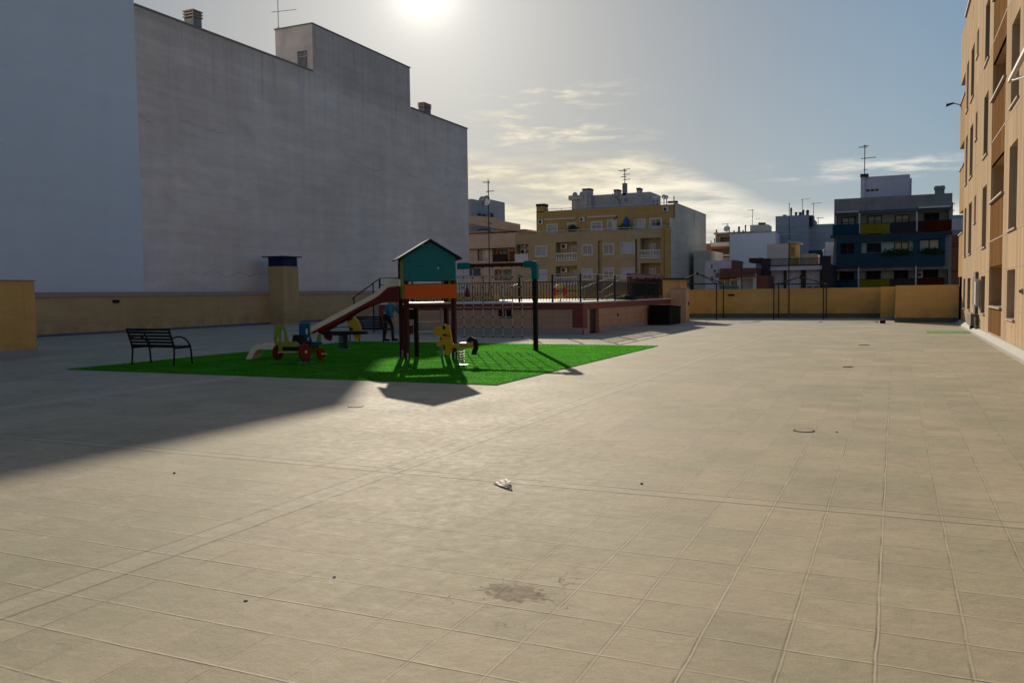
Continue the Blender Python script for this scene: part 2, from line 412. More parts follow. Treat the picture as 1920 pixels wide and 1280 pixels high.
mat('litter', (.16, .14, .11), .6, .25, 15.)
mat('bread', (.85, .84, .8), .8)
mat('stone_bit', (.05, .035, .025), .9)
mat('jacket', (.035, .19, .24), .8, .12, 12.)
mat('trousers', (.020, .018, .022), .85, .15, 12.)
mat('skin', (.42, .24, .17), .55, .05, 9.)
mat('hair', (.03, .02, .015), .7, .2, 30.)
mat('ring_red', (.55, .03, .02), .5); mat('ring_yellow', (.78, .48, .03), .5)
mat('hedge', (.030, .065, .022), .7, .5, 6., .8, 14)
mat('leaf_yellow', (.30, .33, .05), .7, .4, 9.)
mat('street', (.06, .06, .06), .9, .2, .3)
mat('gutter_strip', (.50, .48, .44), .6, .15, 3., dirt=(.3,.26,.2))
mat('green_paint', (.14, .34, .06), .7, .25, 4., dirt=(.33,.32,.25), dirtamt=.6, dscale=3.)
mat('curtain', (.42, .38, .30), .85, .25, 6.)
def glass(name, col, rough=.06, spec=.6):
    m, nt, b = newmat(name); b.inputs['Base Color'].default_value = (*col, 1); b.inputs['Roughness'].default_value = rough; b.inputs['Specular IOR Level'].default_value = spec
    (x, y, z), ob = xyz(nt); bump(nt, b, noise(nt, ob, .8, 2), .05, .05)
    M[name] = m
glass('pane_dark', (.012, .014, .02)); glass('pane_blue', (.03, .055, .11)); glass('pane_curtain', (.22, .24, .27), .15); glass('pane_warm', (.24, .19, .11), .15); glass('pane_turq', (.04, .20, .19), .2)
def tint(name, col, alpha=.65):
    m, nt, b = newmat(name); b.inputs['Base Color'].default_value = (*col, 1); b.inputs['Roughness'].default_value = .12
    t = nt.nodes.new('ShaderNodeBsdfTransparent'); t.inputs[0].default_value = (*[min(1, c*2.2+.01) for c in col], 1)
    mx = nt.nodes.new('ShaderNodeMixShader'); mx.inputs[0].default_value = alpha; b.inputs['Specular IOR Level'].default_value = .15
    nt.links.new(t.outputs[0], mx.inputs[1]); nt.links.new(b.outputs[0], mx.inputs[2]); nt.links.new(mx.outputs[0], nt.nodes['Material Output'].inputs[0]); M[name] = m
tint('glass_blue', (.004, .12, .20), .28); tint('glass_yellow', (.30, .27, .008), .42); tint('glass_red', (.09, .001, .006), .45); tint('glass_grey', (.05, .06, .07), .4); tint('glass_turq', (.06, .30, .24), .5); tint('glass_smoke', (.06, .02, .02), .7)
def turf_mat():
    m, nt, b = newmat('turf'); (x, y, z), ob = xyz(nt)
    seam = ((.5-((x/1.85).fract()-.5).abs())*1.85).ss(.01, .05, .8, 1.)
    f = ((noise(nt, ob, 1.2, 5)-.5)*.5+1.)*((noise(nt, ob, 30., 3)-.5)*.8+1.)*seam
    c0 = cmix(nt, noise(nt, vec(nt, x*.6, y*3.), 1.5, 4).ss(.35, .65), (.048, .25, .018), (.085, .33, .032))
    c = cmix(nt, 1., c0, gray(nt, f), 'MULTIPLY')
    nt.links.new(c, b.inputs['Base Color']); b.inputs['Roughness'].default_value = .9; b.inputs['Specular IOR Level'].default_value = .04
    tr = nt.nodes.new('ShaderNodeBsdfTranslucent'); nt.links.new(cmix(nt, 1., c, (1.5, 1.75, .9), 'MULTIPLY'), tr.inputs[0])
    mx = nt.nodes.new('ShaderNodeMixShader'); mx.inputs[0].default_value = .56
    nt.links.new(b.outputs[0], mx.inputs[1]); nt.links.new(tr.outputs[0], mx.inputs[2]); nt.links.new(mx.outputs[0], nt.nodes['Material Output'].inputs[0])
    M['turf'] = m
turf_mat()
# ================================================================== SETTING
ns = 'structure'
mb = MB(); mb.box(-2500, 2500, -2500, 2500, -4.3, -4.1)
tag(mb.build('street_ground', 'street'), None, None, kind=ns)
mb = MB(); mb.box(-33.3, 2.75, -16, 50.75, -4.05, 0.0)
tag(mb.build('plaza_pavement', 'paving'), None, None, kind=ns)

# artificial turf: backing sheet plus short blades
def turf(name, x0, x1, y0, y1, n, h):
    mb = MB(); mb.keep = True
    mb.box(x0, x1, y0, y1, .004, .012)
    rs = np.random.RandomState(3)
    px = rs.uniform(x0+.01, x1-.01, n); py = rs.uniform(y0+.005, y1-.005, n); a = rs.uniform(0, 2*PI, n); w = rs.uniform(.004, .009, n)
    lx = rs.normal(0, .010, n)+.004; ly = rs.normal(0, .010, n); hh = h*rs.uniform(.6, 1.15, n)
    V = np.empty((n, 3, 3)); V[:, 0] = np.stack([px-w*np.cos(a), py-w*np.sin(a), np.full(n, .01)], 1); V[:, 1] = np.stack([px+w*np.cos(a), py+w*np.sin(a), np.full(n, .01)], 1)
    V[:, 2] = np.stack([px+lx, py+ly, .01+hh], 1)
    base = len(mb.v); mb.v += [tuple(q) for q in V.reshape(-1, 3).tolist()]
    mb.f += [(base+3*i, base+3*i+1, base+3*i+2) for i in range(n)]; mb.mi += [0]*n
    return mb.build(name, 'turf')
o = turf('artificial_grass', -17.15, -6.32, 13.27, 24.35, 150000, .022)
tag(o, 'bright green artificial grass sheet under the playground', 'grass', kind='stuff')
mb = MB(); mb.box(1.05, 2.5, 33.7, 35.4, .004, .010)
tag(mb.build('painted_strip', 'green_paint'), 'faded green strip on the paving beside the tan facade', 'ground marking')

# low walls round the plaza ------------------------------------------------
def low_wall(name, label, x0, x1, y0, y1, h, m='tan_wall', base='plinth_grey', bh=.22, coping=None, parts=True):
    t = thing(name, label, 'wall', ((x0+x1)/2, (y0+y1)/2, 0))
    MB().box(x0, x1, y0, y1, 0, h).build('wall', m, t)
    if bh: MB().box(x0-.02, x1+.02, y0-.02, y1+.02, 0, bh).build('plinth', base, t)
    if coping:
        MB().box(x0-.05, x1+.05, y0-.05, y1+.05, h, h+coping[0]).build('coping', coping[1], t, bevel=.01)
    return t
t = low_wall('parapet_wall', 'long tan parapet wall with pinkish coping below the tall blind walls', -33.3, -33.0, -16, 50.45, 1.68, 'tan_wall', 'membrane_blue', .10, (.22, 'coping_pink'))
mb = MB(); px = onX(217, 565, -33)
mb.box(-33.0, -32.96, px[1]-.18, px[1]+.18, px[2]-.07, px[2]+.07); mb.build('vent', 'dark_void', t)
t = low_wall('screen_wall', 'plain ochre block of wall at the left edge of the photo', -24.2, -21.95, 4, 16.1, 2.12, 'ochre_wall', 'plinth_grey', .22, (.02, 'coping_pink'))
t = low_wall('end_wall', 'long ochre wall across the far end of the plaza', -33.0, -.72, 50.5, 50.72, 1.68, 'ochre_wall', 'membrane_green', .26)
p = onY(1371, 553, 50.5); MB().box(p[0]-.17, p[0]+.17, 50.44, 50.5, p[2]-.05, p[2]+.05).build('vent', 'dark_void', t)
p = onY(1479.5, 550, 50.5); MB().box(p[0]-.03, p[0]+.03, 50.46, 50.5, .26, 1.66).build('downpipe', 'brick_red', t)
low_wall('end_wall', 'short ochre wall return between the long far wall and the square block', -.68, -.02, 47.3, 50.4, 1.70, 'ochre_wall', 'plinth_grey', .20)
low_wall('screen_wall', 'square ochre wall block joined to the tan apartment building', .0, 2.66, 43.9, 47.2, 1.74, 'block_wall', 'membrane_green', .22)
# kerb strip and cove along the right-hand facade
mb = MB(); mb.box(2.44, 2.50, -12, 43.2, .0, .012); tag(mb.build('kerb_line', 'gutter_strip'), None, None, kind=ns)
# small things on the ground
def manhole(label, x, y, r=.105):
    t = thing('manhole_cover', label, 'manhole', (x, y, 0))
    mb = MB(); n = 36
    for k in range(n):
        a, b = 2*PI*k/n, 2*PI*(k+1)/n
        P = [(x+q*math.cos(w), y+q*math.sin(w), z) for z in (.0, .007) for q, w in ((r, a), (r+.011, a), (r+.011, b), (r, b))]
        mb.add(P, [(4,5,6,7), (0,1,5,4), (2,3,7,6), (3,0,4,7)])
    mb.build('ring', 'black_rubber', t)
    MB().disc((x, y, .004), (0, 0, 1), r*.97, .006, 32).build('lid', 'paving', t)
manhole('round manhole cover in the open paving in front of the tan facade', -.93, 10.06)
manhole('round manhole cover just outside the big shadow in front of the play house', -7.08, 10.12)
for q, l in (((1590, 688), 'small slot drain in the paving, the nearer of two'), ((1620, 647), 'small slot drain in the paving, the farther of two')):
    g = gnd(*q); t = thing('floor_drain', l, 'drain', (g[0], g[1], 0)); s = .11 if q[0] == 1590 else .16
    MB().box(g[0]-s, g[0]+s, g[1]-s*.7, g[1]+s*.7, 0, .006).build('frame', 'concrete', t)
    mb = MB()
    for i in range(4): mb.box(g[0]-s*.8, g[0]+s*.8, g[1]-s*.55+i*s*.3, g[1]-s*.45+i*s*.3, .006, .010)
    mb.build('grate', 'black_metal', t)
g = gnd(1655, 606)
t = thing('drain_box', 'small dark box sitting on the paving before the square ochre block', 'drain box', (g[0], g[1], 0))
MB().box(g[0]-.12, g[0]+.12, g[1]-.1, g[1]+.1, 0, .13).build('housing', 'dark_void', t, bevel=.01)
MB().box(g[0]-.14, g[0]+.14, g[1]-.12, g[1]+.12, .13, .15).build('lid', 'brick_red', t)
# crumpled litter: a folded pale film scrap lying on its creases
from mathutils import noise as MN
def gq(x, y, z=0.): return Vector(gnd(x, y, z))
LA, LB, LC = gq(925, 906, .004), gq(944, 899, .035), gq(958, 903, .045)
LD, LE, LG = gq(961, 920, .004), gq(944, 912, .012), gq(950, 897, .004)
bm = bmesh.new()
def tri(a, b, c):
    vs = [bm.verts.new(q) for q in (a, b, c)]; bm.faces.new(vs)
for a, b, c in ((LA, LE, LB), (LB, LE, LC), (LC, LE, LD), (LB, LC, LG), (LA, LB, LG)): tri(a, b, c)
bmesh.ops.remove_doubles(bm, verts=bm.verts, dist=1e-4); bmesh.ops.subdivide_edges(bm, edges=bm.edges, cuts=4, use_grid_fill=True)
for v in bm.verts: v.co += Vector((MN.noise(v.co*60)*.004, MN.noise(v.co*55+Vector((3, 1, 2)))*.005, abs(MN.noise(v.co*40))*.006))
bmesh.ops.triangulate(bm, faces=bm.faces)
me = bpy.data.meshes.new('plastic_litter'); bm.to_mesh(me); bm.free(); me.materials.append(M['litter'])
o = bpy.data.objects.new('plastic_litter', me); COL.objects.link(o); sd = o.modifiers.new('t', 'SOLIDIFY'); sd.thickness = .0012
tag(o, 'crumpled pale scrap of litter lying on the sunlit paving', 'litter')
def pebble(name, label, q, r, m, group=None, z=.6):
    g = gnd(*q); bm = bmesh.new(); bmesh.ops.create_icosphere(bm, subdivisions=2, radius=r)
    for v in bm.verts: v.co *= 1+.35*MN.noise(v.co*40/r*.03+Vector((q[0], 0, 0))); v.co.z *= z
    me = bpy.data.meshes.new(name); bm.to_mesh(me); bm.free(); me.materials.append(M[m])
    o = bpy.data.objects.new(name, me); COL.objects.link(o); o.location = (g[0], g[1], r*z*.7); tag(o, label, 'litter' if m == 'bread' else 'pebble', group)
pebble('white_crumb', 'tiny bright white crumb on the paving in the lower middle', (627, 1081), .010, 'bread')
pebble('stone_chip', 'dark leaf-sized chip on the lower left paving', (461, 1126), .013, 'stone_bit', None, .2)
pebble('stone_chip', 'tiny dark chip just past the edge of the big shadow', (327, 887), .012, 'stone_bit')
pebble('stone_chip', 'tiny dark chip beside the long cross joint right of the litter scrap', (1203, 907), .012, 'stone_bit')
pebble('stone_chip', 'tiny dark chip on the paving right of the round manhole', (1569, 810), .011, 'stone_bit')

# ================================================================== LEFT BLIND BUILDINGS
t = thing('apartment_block', 'tall windowless bluish white end wall at the upper left', 'building', (-34, 10, 0))
MB().box(-52, -33.96, -16, 30.80, -4.1, 27).build('wall', 'white_render', t)
t = thing('apartment_block', 'huge weathered grey blind wall with a stepped stair tower', 'building', (-34, 48, 0))
mb = MB(); mb.box(-50, -34, 30.82, 66.15, -4.1, 15.86); wall = mb.build('wall', 'grey_render', t)
MB().box(-50.05, -33.94, 30.83, 44.74, 15.86, 15.95).build('coping', 'cement', t); MB().box(-50.05, -33.94, 56.76, 66.2, 15.86, 15.95).build('coping', 'cement', t)
mb = MB(); T = TY(44.8)
a = onY(557, 97, 44.8); b = onY(577, 127, 44.8)
mb.wall(lambda u, v, n: (u, 44.8-n, v), -36.95, -33.995, 15.9, 18.86, [(a[0], b[0], 15.98, a[2], .15)], 0, 0)
mb.box(-36.95, -33.995, 44.8, 56.7, 15.84, 18.86, skip=('-y',)); tw = mb.build('stair_tower', 'grey_render', t)
MB().box(-37.0, -33.94, 44.74, 56.76, 18.86, 18.93).build('coping', 'cement', tw)
mb = MB()
for i in range(8): mb.box(a[0]+.06+i*(b[0]-a[0]-.12)/7-.012, a[0]+.06+i*(b[0]-a[0]-.12)/7+.012, 44.83, 44.85, 16., a[2])
for zz in (16.2, 16.9): mb.box(a[0], b[0], 44.82, 44.84, zz, zz+.03)
w = mb.build('window', 'white_paint', tw)
MB().box(a[0]+.01, b[0]-.01, 44.93, 44.945, 15.99, a[2]-.01).build('pane', 'pane_dark', w)
def chimney(parent, x0, x1, y0, y1, z0, z1, m='cement', slats=3, name='chimney'):
    h = z1-z0; zb = z0+h*.55
    mb = MB(); mb.box(x0, x1, y0, y1, z0, zb)
    for xx in (x0, x1-.1):
        for yy in (y0, y1-.1): mb.box(xx, xx+.1, yy, yy+.1, zb, z1-.02)
    c = mb.build(name, m, parent)
    mb = MB(); st = (z1-zb)/slats
    for i in range(slats): mb.box(x0-.05, x1+.05, y0-.05, y1+.05, zb+st*(i+.55), zb+st*(i+1.))
    mb.build('cowl', 'coping_pink' if m == 'cement' else m, c); return c
chimney(t, -34.85, -34.2, 34.9, 35.5, 15.9, 16.9)
chimney(t, -34.7, -34.2, 59.1, 60.2, 15.9, 16.8)
def antenna(label, base, h, cat='antenna', arms=((.95, .9, 0), (.6, .5, .9)), dishes=(), r=.02, vertical=True, m='galv', group=None):
    t = thing('roof_antenna', label, cat, base, group)
    b = Vector(base); MB().tube([b, b+Vector((0, 0, h))], r, 6).build('mast', m, t)
    for f, L, az in arms:
        c = b+Vector((0, 0, h*f)); d = Vector((math.cos(az), math.sin(az), .05)); q = Vector((-math.sin(az), math.cos(az), 0))
        mb = MB(); mb.tube([c-d*L*.25, c+d*L*.75], r*.7, 5)
        for k in range(7):
            e = c+d*L*(-.2+.9*k/6); w = L*(.30-.02*k); mb.tube([e-q*w*.5+Vector((0,0,-w*.25)), e+q*w*.5+Vector((0,0,w*.25))], r*.4, 4)
        mb.build('aerial', m, t)
    for (f, rad, az) in dishes:
        c = b+Vector((0, 0, h*f)); d = Vector((math.cos(az), math.sin(az), .35)).normalized()
        mb = MB(); 
        up = Vector((0,0,1)); A = d.cross(up).normalized(); B = A.cross(d).normalized(); n = 18; vs = []; 
        for ri, off in ((0, .0), (.5, .04), (.85, .12), (1., .18)):
            for k in range(n): th = 2*PI*k/n; vs.append(c+d*(.1+off*rad)+(A*math.cos(th)+B*math.sin(th))*rad*max(ri, .02))
        fs = [(i*n+k, i*n+(k+1)%n, (i+1)*n+(k+1)%n, (i+1)*n+k) for i in range(3) for k in range(n)]
        mb.add(vs, fs); mb.tube([c, c+d*rad*1.1-up*rad*.5], r*.6, 4); mb.build('satellite_dish', 'ac_white', t)
    return t
a = onY(522, 48, 46); antenna('tall antenna on the roof of the grey stair tower', (a[0], 46, 18.9), 3.2, arms=((.50, 1.7, .3), (.16, .7, 2.6)), r=.025)

# ventilation stack on the parapet
t = thing('ventilation_stack', 'tall ochre ventilation stack with a dark blue louvred head', 'chimney', (-32.4, 39.5, 0))
MB().box(-33.02, -31.9, 38.8, 40.15, 0, 3.32).build('shaft', 'tan_wall', t)
mb = MB(); mb.box(-32.98, -31.94, 38.84, 40.11, 3.32, 3.84)
h = mb.build('head', 'cap_navy', t)
mb = MB()
for i in range(4): mb.box(-33.0, -31.92, 38.82, 40.13, 3.38+i*.12, 3.42+i*.12)
mb.build('louvre', 'cap_navy', h)
MB().box(-33.25, -31.72, 38.6, 40.3, 3.84, 3.90).build('cap', 'dark_slate', t)

# ================================================================== RIGHT APARTMENT BUILDING
RB = thing('apartment_building', 'sunlit tan panelled apartment building with tall dark window slots on the right', 'building', (2.7, 20, 0))
T = lambda u, v, n: (2.7-n, u, v)
Z4 = [(.72, 1.98), (2.95, 5.0), (6.0, 8.05), (9.1, 11.15)]
Z4s = [(.97, 2.0), (4.03, 5.05), (7.14, 8.15), (10.2, 11.2)]
ZL = [(1.02, 2.23), (4.24, 5.37), (7.4, 8.52), (10.5, 11.6)]
ZW5 = [(.78, 2.05), (3.08, 5.26), (6.27, 8.42), (9.35, 11.5)]
cols = [(40.75, 41.85, Z4), (38.0, 39.5, Z4), (36.1, 36.9, Z4s), (32.0, 33.5, Z4), (24.3, 25.95, ZW5), (19.4, 20.9, ZW5), (15.4, 16.9, Z4), (8.3, 9.8, Z4), (5.9, 6.7, Z4s), (2.2, 3.8, Z4), (-3., -1.5, Z4)]
holes = []; wins = []
for u0, u1, Z in cols:
    for i, (a, b) in enumerate(Z): holes.append((u0, u1, a, b, .32)); wins.append((u0, u1, a, b, i))
logg = [(27.15, 30.72, a, b, 1.3) for a, b in ZL]+[(11.2, 13.9, a, b, 1.3) for a, b in ZL]
mb = MB(); panels = []
for s0, s1 in ((27.15, 30.72), (11.2, 13.9)):
    zs = [.2]+[q for a, b in ZL for q in (a, b)]+[13.4]
    for k in range(0, len(zs), 2): panels.append((s0, s1, zs[k], zs[k+1], .06))
mb.wall(T, -12, 42.7, .0, 13.4, holes+logg+panels, 0, 0)
mb.box(2.7, 18, -12, 42.7, -4.1, 13.4, skip=('-x',)); mb.build('wall', 'panel_tan', RB)
for s0, s1, a, b, d in panels: MB().tbox(T, s0+.004, s1-.004, a+.002, b-.002, -.055, -.012).build('recessed_panel', 'panel_brown', RB)
for h in logg:
    mb = MB(); mb.tbox(T, h[0]+.002, h[1]-.002, h[2]+.002, h[3]-.002, -1.298, -1.28); mb.tbox(T, h[0]+.002, h[0]+.02, h[2]+.002, h[3]-.002, -1.28, -.07); mb.tbox(T, h[1]-.02, h[1]-.002, h[2]+.002, h[3]-.002, -1.28, -.07); mb.tbox(T, h[0]+.02, h[1]-.02, h[3]-.02, h[3]-.002, -1.28, -.07)
    mb.build('loggia_lining', 'panel_warm', RB)
for h in logg:
    MB().tbox(T, h[0]-.05, h[1]+.05, h[2]-.04, h[2]+.015, -.10, .07).build('ledge', 'coping_pink', RB)
    o = MB().tbox(T, h[0]+.6, h[1]-.8, h[2]+.03, h[3]-.04, -1.27, -1.2).build('loggia_door', 'door_dark', RB)
    MB().tbox(T, h[0]+.7, h[1]-.9, h[2]+.08, h[3]-.1, -1.195, -1.19).build('pane', 'pane_dark', o)
for u0, u1, a, b, i in wins:
    mb = MB(); w = .05
    mb.tbox(T, u0+.002, u0+w, a+.002, b-.002, -.30, -.25); mb.tbox(T, u1-w, u1-.002, a+.002, b-.002, -.30, -.25)
    mb.tbox(T, u0+w, u1-w, a+.002, a+w, -.30, -.25); mb.tbox(T, u0+w, u1-w, b-w, b-.002, -.30, -.25)
    if u1-u0 > 1.2: mb.tbox(T, (u0+u1)/2-.03, (u0+u1)/2+.03, a+w, b-w, -.30, -.25)
    if i == 0 and u0 > 37: mb.tbox(T, u0+w, u1-w, a+(b-a)*.52, a+(b-a)*.52+.05, -.12, -.07)
    f = mb.build('window', 'door_dark', RB)
    MB().tbox(T, u0+w, u1-w, a+w, b-w, -.285, -.27).build('pane', 'pane_dark' if (i+int(u0)) % 3 else 'pane_curtain', f)
    MB().tbox(T, u0-.06, u1+.06, a-.045, a+.003, -.16, .055).build('sill', 'coping_pink', f)
# thin string courses and joints
mb = MB()
skip = [(27.15, 30.72), (11.2, 13.9)]
def run(z, z1=.022):
    segs = []; cur = -12.
    ob = sorted([(u0, u1) for u0, u1, a, b, i in wins if a-.05 < z < b+.02]+[q for q in skip])
    for a, b in ob:
        if a > cur: segs.append((cur, a-.01))
        cur = max(cur, b+.01)
    segs.append((cur, 42.7)); return [s for s in segs if s[1]-s[0] > .05]
for z in (1.0, 2.1, 3.02, 6.1, 9.2):
    for a, b in run(z): MB().tbox(T, a, b, z, z+.02, .0, .008).build('string_course', 'coping_pink', RB)
    for s0, s1 in skip:
        if z in (3.02, 6.1, 9.2): MB().tbox(T, s0+.01, s1-.01, z, z+.03, -.012, .0).build('string_course', 'coping_pink', RB)
mb = MB(); mb.box(2.50, 2.698, -12, 43.2, .0, .05); mb.prism([(0, .05), (.198, .05), (.198, .17), (.16, .16)], lambda a, b: (2.50+a, 15.6, b), (0, 55.2, 0)); mb.build('plinth', 'cove_white', RB)
MB().box(2.62, 18.1, -12.1, 42.76, 13.4, 13.47).build('coping', 'coping_pink', RB)
# corner balconies beyond the end of the facade
for z0, z1, y1 in ((2.1, 4.04, 45.4), (5.08, 7.05, 45.5), (8.15, 10.15, 45.8)):
    mb = MB(); mb.box(2.71, 2.85, 42.7, y1, z0, z1); mb.box(2.85, 7, y1-.14, y1, z0, z1); mb.box(2.85, 7, 42.7, y1-.14, z0, z0+.22); mb.build('balcony', 'panel_warm', RB)
    MB().box(2.66, 2.9, 42.7, y1+.05, z1, z1+.05).build('coping', 'coping_pink', RB)
MB().box(2.71, 18, 42.7, 45.7, 11.1, 13.4).build('top_storey', 'panel_tan', RB)
MB().box(5.0, 18, 42.7, 45.3, -4.1, 11.1).build('rear_wall', 'panel_warm', RB)
MB().box(2.75, 2.95, 45.1, 45.3, 0, 2.1).build('corner_post', 'dark_brown', RB)
MB().box(2.74, 5.0, 42.72, 45.0, 0, .95).build('balcony', 'panel_brown', RB)
# conduit, meter box and lamp on the facade
t = thing('meter_cabinet', 'olive grey meter cabinet with a tall conduit on the tan facade', 'utility box', (2.6, 35, .6))
MB().box(2.45, 2.70, 34.1, 35.9, .24, .66).build('cabinet', 'cabinet_olive', t, bevel=.01)
MB().box(2.60, 2.70, 34.5, 35.3, .66, 2.16).build('conduit', 'cabinet_olive', t)
MB().box(2.52, 2.64, 35.2, 35.6, .0, .24).build('foot', 'black_metal', t)
MB().tube([(2.6, 34.0, .5), (2.55, 33.8, .55), (2.55, 33.7, .3), (2.6, 33.9, .2)], .03, 8).build('hose', 'cove_white', t)
t = thing('wall_duct', 'slim grey duct box fixed on the tan facade above the meter cabinet', 'duct', (2.62, 34, 1.4))
MB().box(2.56, 2.69, 33.75, 34.25, .95, 1.9).build('duct', 'ac_white', t, bevel=.01)
mb = MB()
for z in (.95, 1.85): mb.box(2.53, 2.69, 33.9, 34.1, z-.03, z+.05)
mb.build('bracket', 'steel', t)
t = thing('folded_awning', 'pale folded awning arm sticking out of the tan facade at the right edge', 'awning', (2.6, 24, 7))
aA = onX(1894, 152, 2.42); aB = onX(1922, 98, 2.42)
MB().bar(aA, tuple(Vector(aA).lerp(Vector(aB), 1.8)), .10, .10).build('cassette', 'gutter_strip', t, bevel=.015)
mb = MB(); mb.tube([(2.44, aA[1]-.2, aA[2]), (2.40, aA[1]-.8, aA[2]-.16), (2.6, aA[1]-1.8, aA[2]-.3)], .02, 6); mb.bar((2.68, aA[1]-.5, aA[2]-.05), (2.44, aA[1]-.4, aA[2]), .04); mb.build('arm', 'ac_white', t)
t = thing('wall_lamp', 'small dark lamp arm projecting from the far corner of the tan building', 'lamp', (2.6, 46, 10.4))
MB().bar((2.72, 45.8, 10.22), (2.45, 45.9, 10.34), .04, .04).build('arm', 'black_metal', t)
MB().prism([(-.22, -.02), (.14, .10), (.14, .15), (-.2, .10)], lambda a, b: (2.30+a, 45.9, 10.24+b), (0, .16, 0)).build('lamp_head', 'black_metal', t)
t = thing('wall_outlet', 'small rusty outlet on the tan facade beside the nearest ground floor slot', 'outlet', (2.69, 22.9, 1.5))
MB().box(2.66, 2.70, 22.8, 22.95, 1.44, 1.56).build('plate', 'coping_pink', t); MB().disc((2.65, 22.87, 1.5), (1, 0, 0), .035, .05, 12).build('nozzle', 'brick_red', t)

# ================================================================== POOL TERRACE
PT = thing('pool_terrace', 'raised pool terrace tiled pink with a dark red band', 'pool terrace', (-15, 37, 0))
x0, x1, y0, y1 = -20.0, -10.84, 30.47, 44.2
c = lambda x, y: (960+x/6.857, 490+y/6.857)
TF = lambda u, v, n: (u, 30.47-n, v); TS = lambda u, v, n: (-10.84+n, u, v)
mb = MB()
mb.wall(TF, x0, x1, 0, 1.19, [(-14.42, -13.78, .62, .95, .15)]); mb.wall(TS, y0, y1, 0, 1.19, [(31.25, 32.4, .0, .95, .3)])
mb.box(x0, x1, y0, y1, 0, 1.19, skip=('-y', '+x')); mb.build('wall', 'pool_tile', PT)
mb = MB(); mb.tbox(TF, x0-.012, x1+.012, .95, 1.19, .0, .012); mb.tbox(TS, y0, y1, .95, 1.19, .0, .012)
mb.tbox(TF, -11.26, x1+.012, .26, .95, .0, .012); mb.tbox(TS, y0, 30.98, .24, .95, .0, .012); mb.tbox(TF, x0-.012, -19.6, .2, .95, .0, .012)
mb.build('tile_band', 'red_tile', PT)
mb = MB(); mb.tbox(TF, x0-.03, x1+.03, 0, .2, .0, .03); mb.tbox(TS, y0-.03, 31.2, 0, .2, .0, .03); mb.tbox(TS, 32.45, 39.5, 0, .2, .0, .03); mb.build('plinth', 'plinth_grey', PT)
MB().box(x0-.06, x1+.06, y0-.06, y1, 1.19, 1.25).build('coping', 'coping_white', PT, bevel=.008)
o = MB().tbox(TS, 31.28, 32.37, .02, .92, -.2, -.14).build('door', 'door_dark', PT); MB().tbox(TS, 31.35, 31.4, .45, .55, -.14, -.11).build('handle', 'steel', o)
o = MB().tbox(TF, -14.42, -13.78, .62, .95, -.12, -.09).build('window', 'pane_dark', PT); MB().tbox(TF, -14.13, -14.08, .62, .95, -.09, -.05).build('frame', 'plinth_grey', o)
mb = MB()
for yy in (34.94, 41.4): mb.tbox(TS, yy-.06, yy+.06, .56, .70, .0, .03)
mb.build('socket', 'black_metal', PT)
# railing
fr = thing('pool_railing', 'dark metal railing with thin bars round the raised pool terrace', 'railing', (-15, 33, 1.25))
zt, zb = 2.32, 1.30
def rail_run(A, B, posts, sub):
    A, B = Vector(A), Vector(B); L = (B-A).length; d = (B-A)/L
    MB().bar(A+Vector((0, 0, zt)), B+Vector((0, 0, zt)), .05, .035).build('top_rail', 'galv' if sub else 'iron_rail', fr)
    mb = MB(); mb.bar(A+Vector((0, 0, 2.03)), B+Vector((0, 0, 2.03)), .03, .03); mb.bar(A+Vector((0, 0, zb)), B+Vector((0, 0, zb)), .03, .03)
    n = int(L/.118)
    for i in range(1, n): p = A+d*(L*i/n); mb.bar(p+Vector((0, 0, zb)), p+Vector((0, 0, 2.03)), .020, .020)
    mb.build('balusters', 'iron_rail', fr)
    for q in posts:
        p = A+d*q; MB().bar(p+Vector((0, 0, 1.25)), p+Vector((0, 0, zt)), .06, .06).build('post', 'iron_rail', fr)
rail_run((-20.0, 30.55, 0), (-10.92, 30.55, 0), [0, 1.6, 3.2, 4.9, 6.5, 7.9, 9.05], 1)
rail_run((-10.92, 30.6, 0), (-10.92, 42.1, 0), [1.9, 4.2, 6.6, 9.2, 11.5], 1)
MB().bar((-20.0, 30.6, zt), (-20.0, 36, zt), .05, .035).build('top_rail', 'iron_rail', fr)
MB().bar((-20.0, 36, 1.25), (-20.0, 36, zt), .05, .05).build('post', 'iron_rail', fr)
t = thing('stair_handrail', 'thin dark handrail going down the far side of the pool terrace', 'handrail', (-21, 30.5, 0))
for xx, zz in ((-20.3, 2.1), (-21.3, 1.5)): MB().bar((xx, 30.5, 0), (xx, 30.5, zz), .04, .04).build('post', 'iron_rail', t)
MB().bar((-20.05, 30.5, 2.25), (-21.4, 30.5, 1.45), .04, .04).build('rail', 'iron_rail', t)
mb = MB()
for i in range(5): mb.box(-20.06-.27*(i+1), -20.06-.27*i, 30.6, 32, 0, 1.0-.2*i)
tag(mb.build('stairs', 'concrete'), 'concrete steps up the left end of the pool terrace', 'steps')
# red framed screen on the terrace edge
t = thing('terrace_screen', 'dark red framed screen with smoky panels at the far end of the railing', 'screen', (-11.05, 40, 1.25))
ya, yb = 37.3, 43.4
mb = MB(); mb.box(-11.15, -11.0, ya, yb, 2.25, 2.45)
for q in (ya, yb-.1): mb.box(-11.13, -11.02, q, q+.1, 1.25, 2.25)
mb.box(-11.12, -11.03, ya+.1, yb-.1, 1.25, 1.36); fr_ = mb.build('frame', 'red_tile', t)
for i in range(4):
    s = ya+.1+i*(yb-ya-.2)/4; e = s+(yb-ya-.2)/4
    MB().box(-11.09, -11.06, s+.04, e-.04, 1.38, 2.22).build('panel', 'glass_smoke', t)
    if i: MB().box(-11.11, -11.04, s-.035, s+.035, 1.36, 2.25).build('mullion', 'black_metal', t)
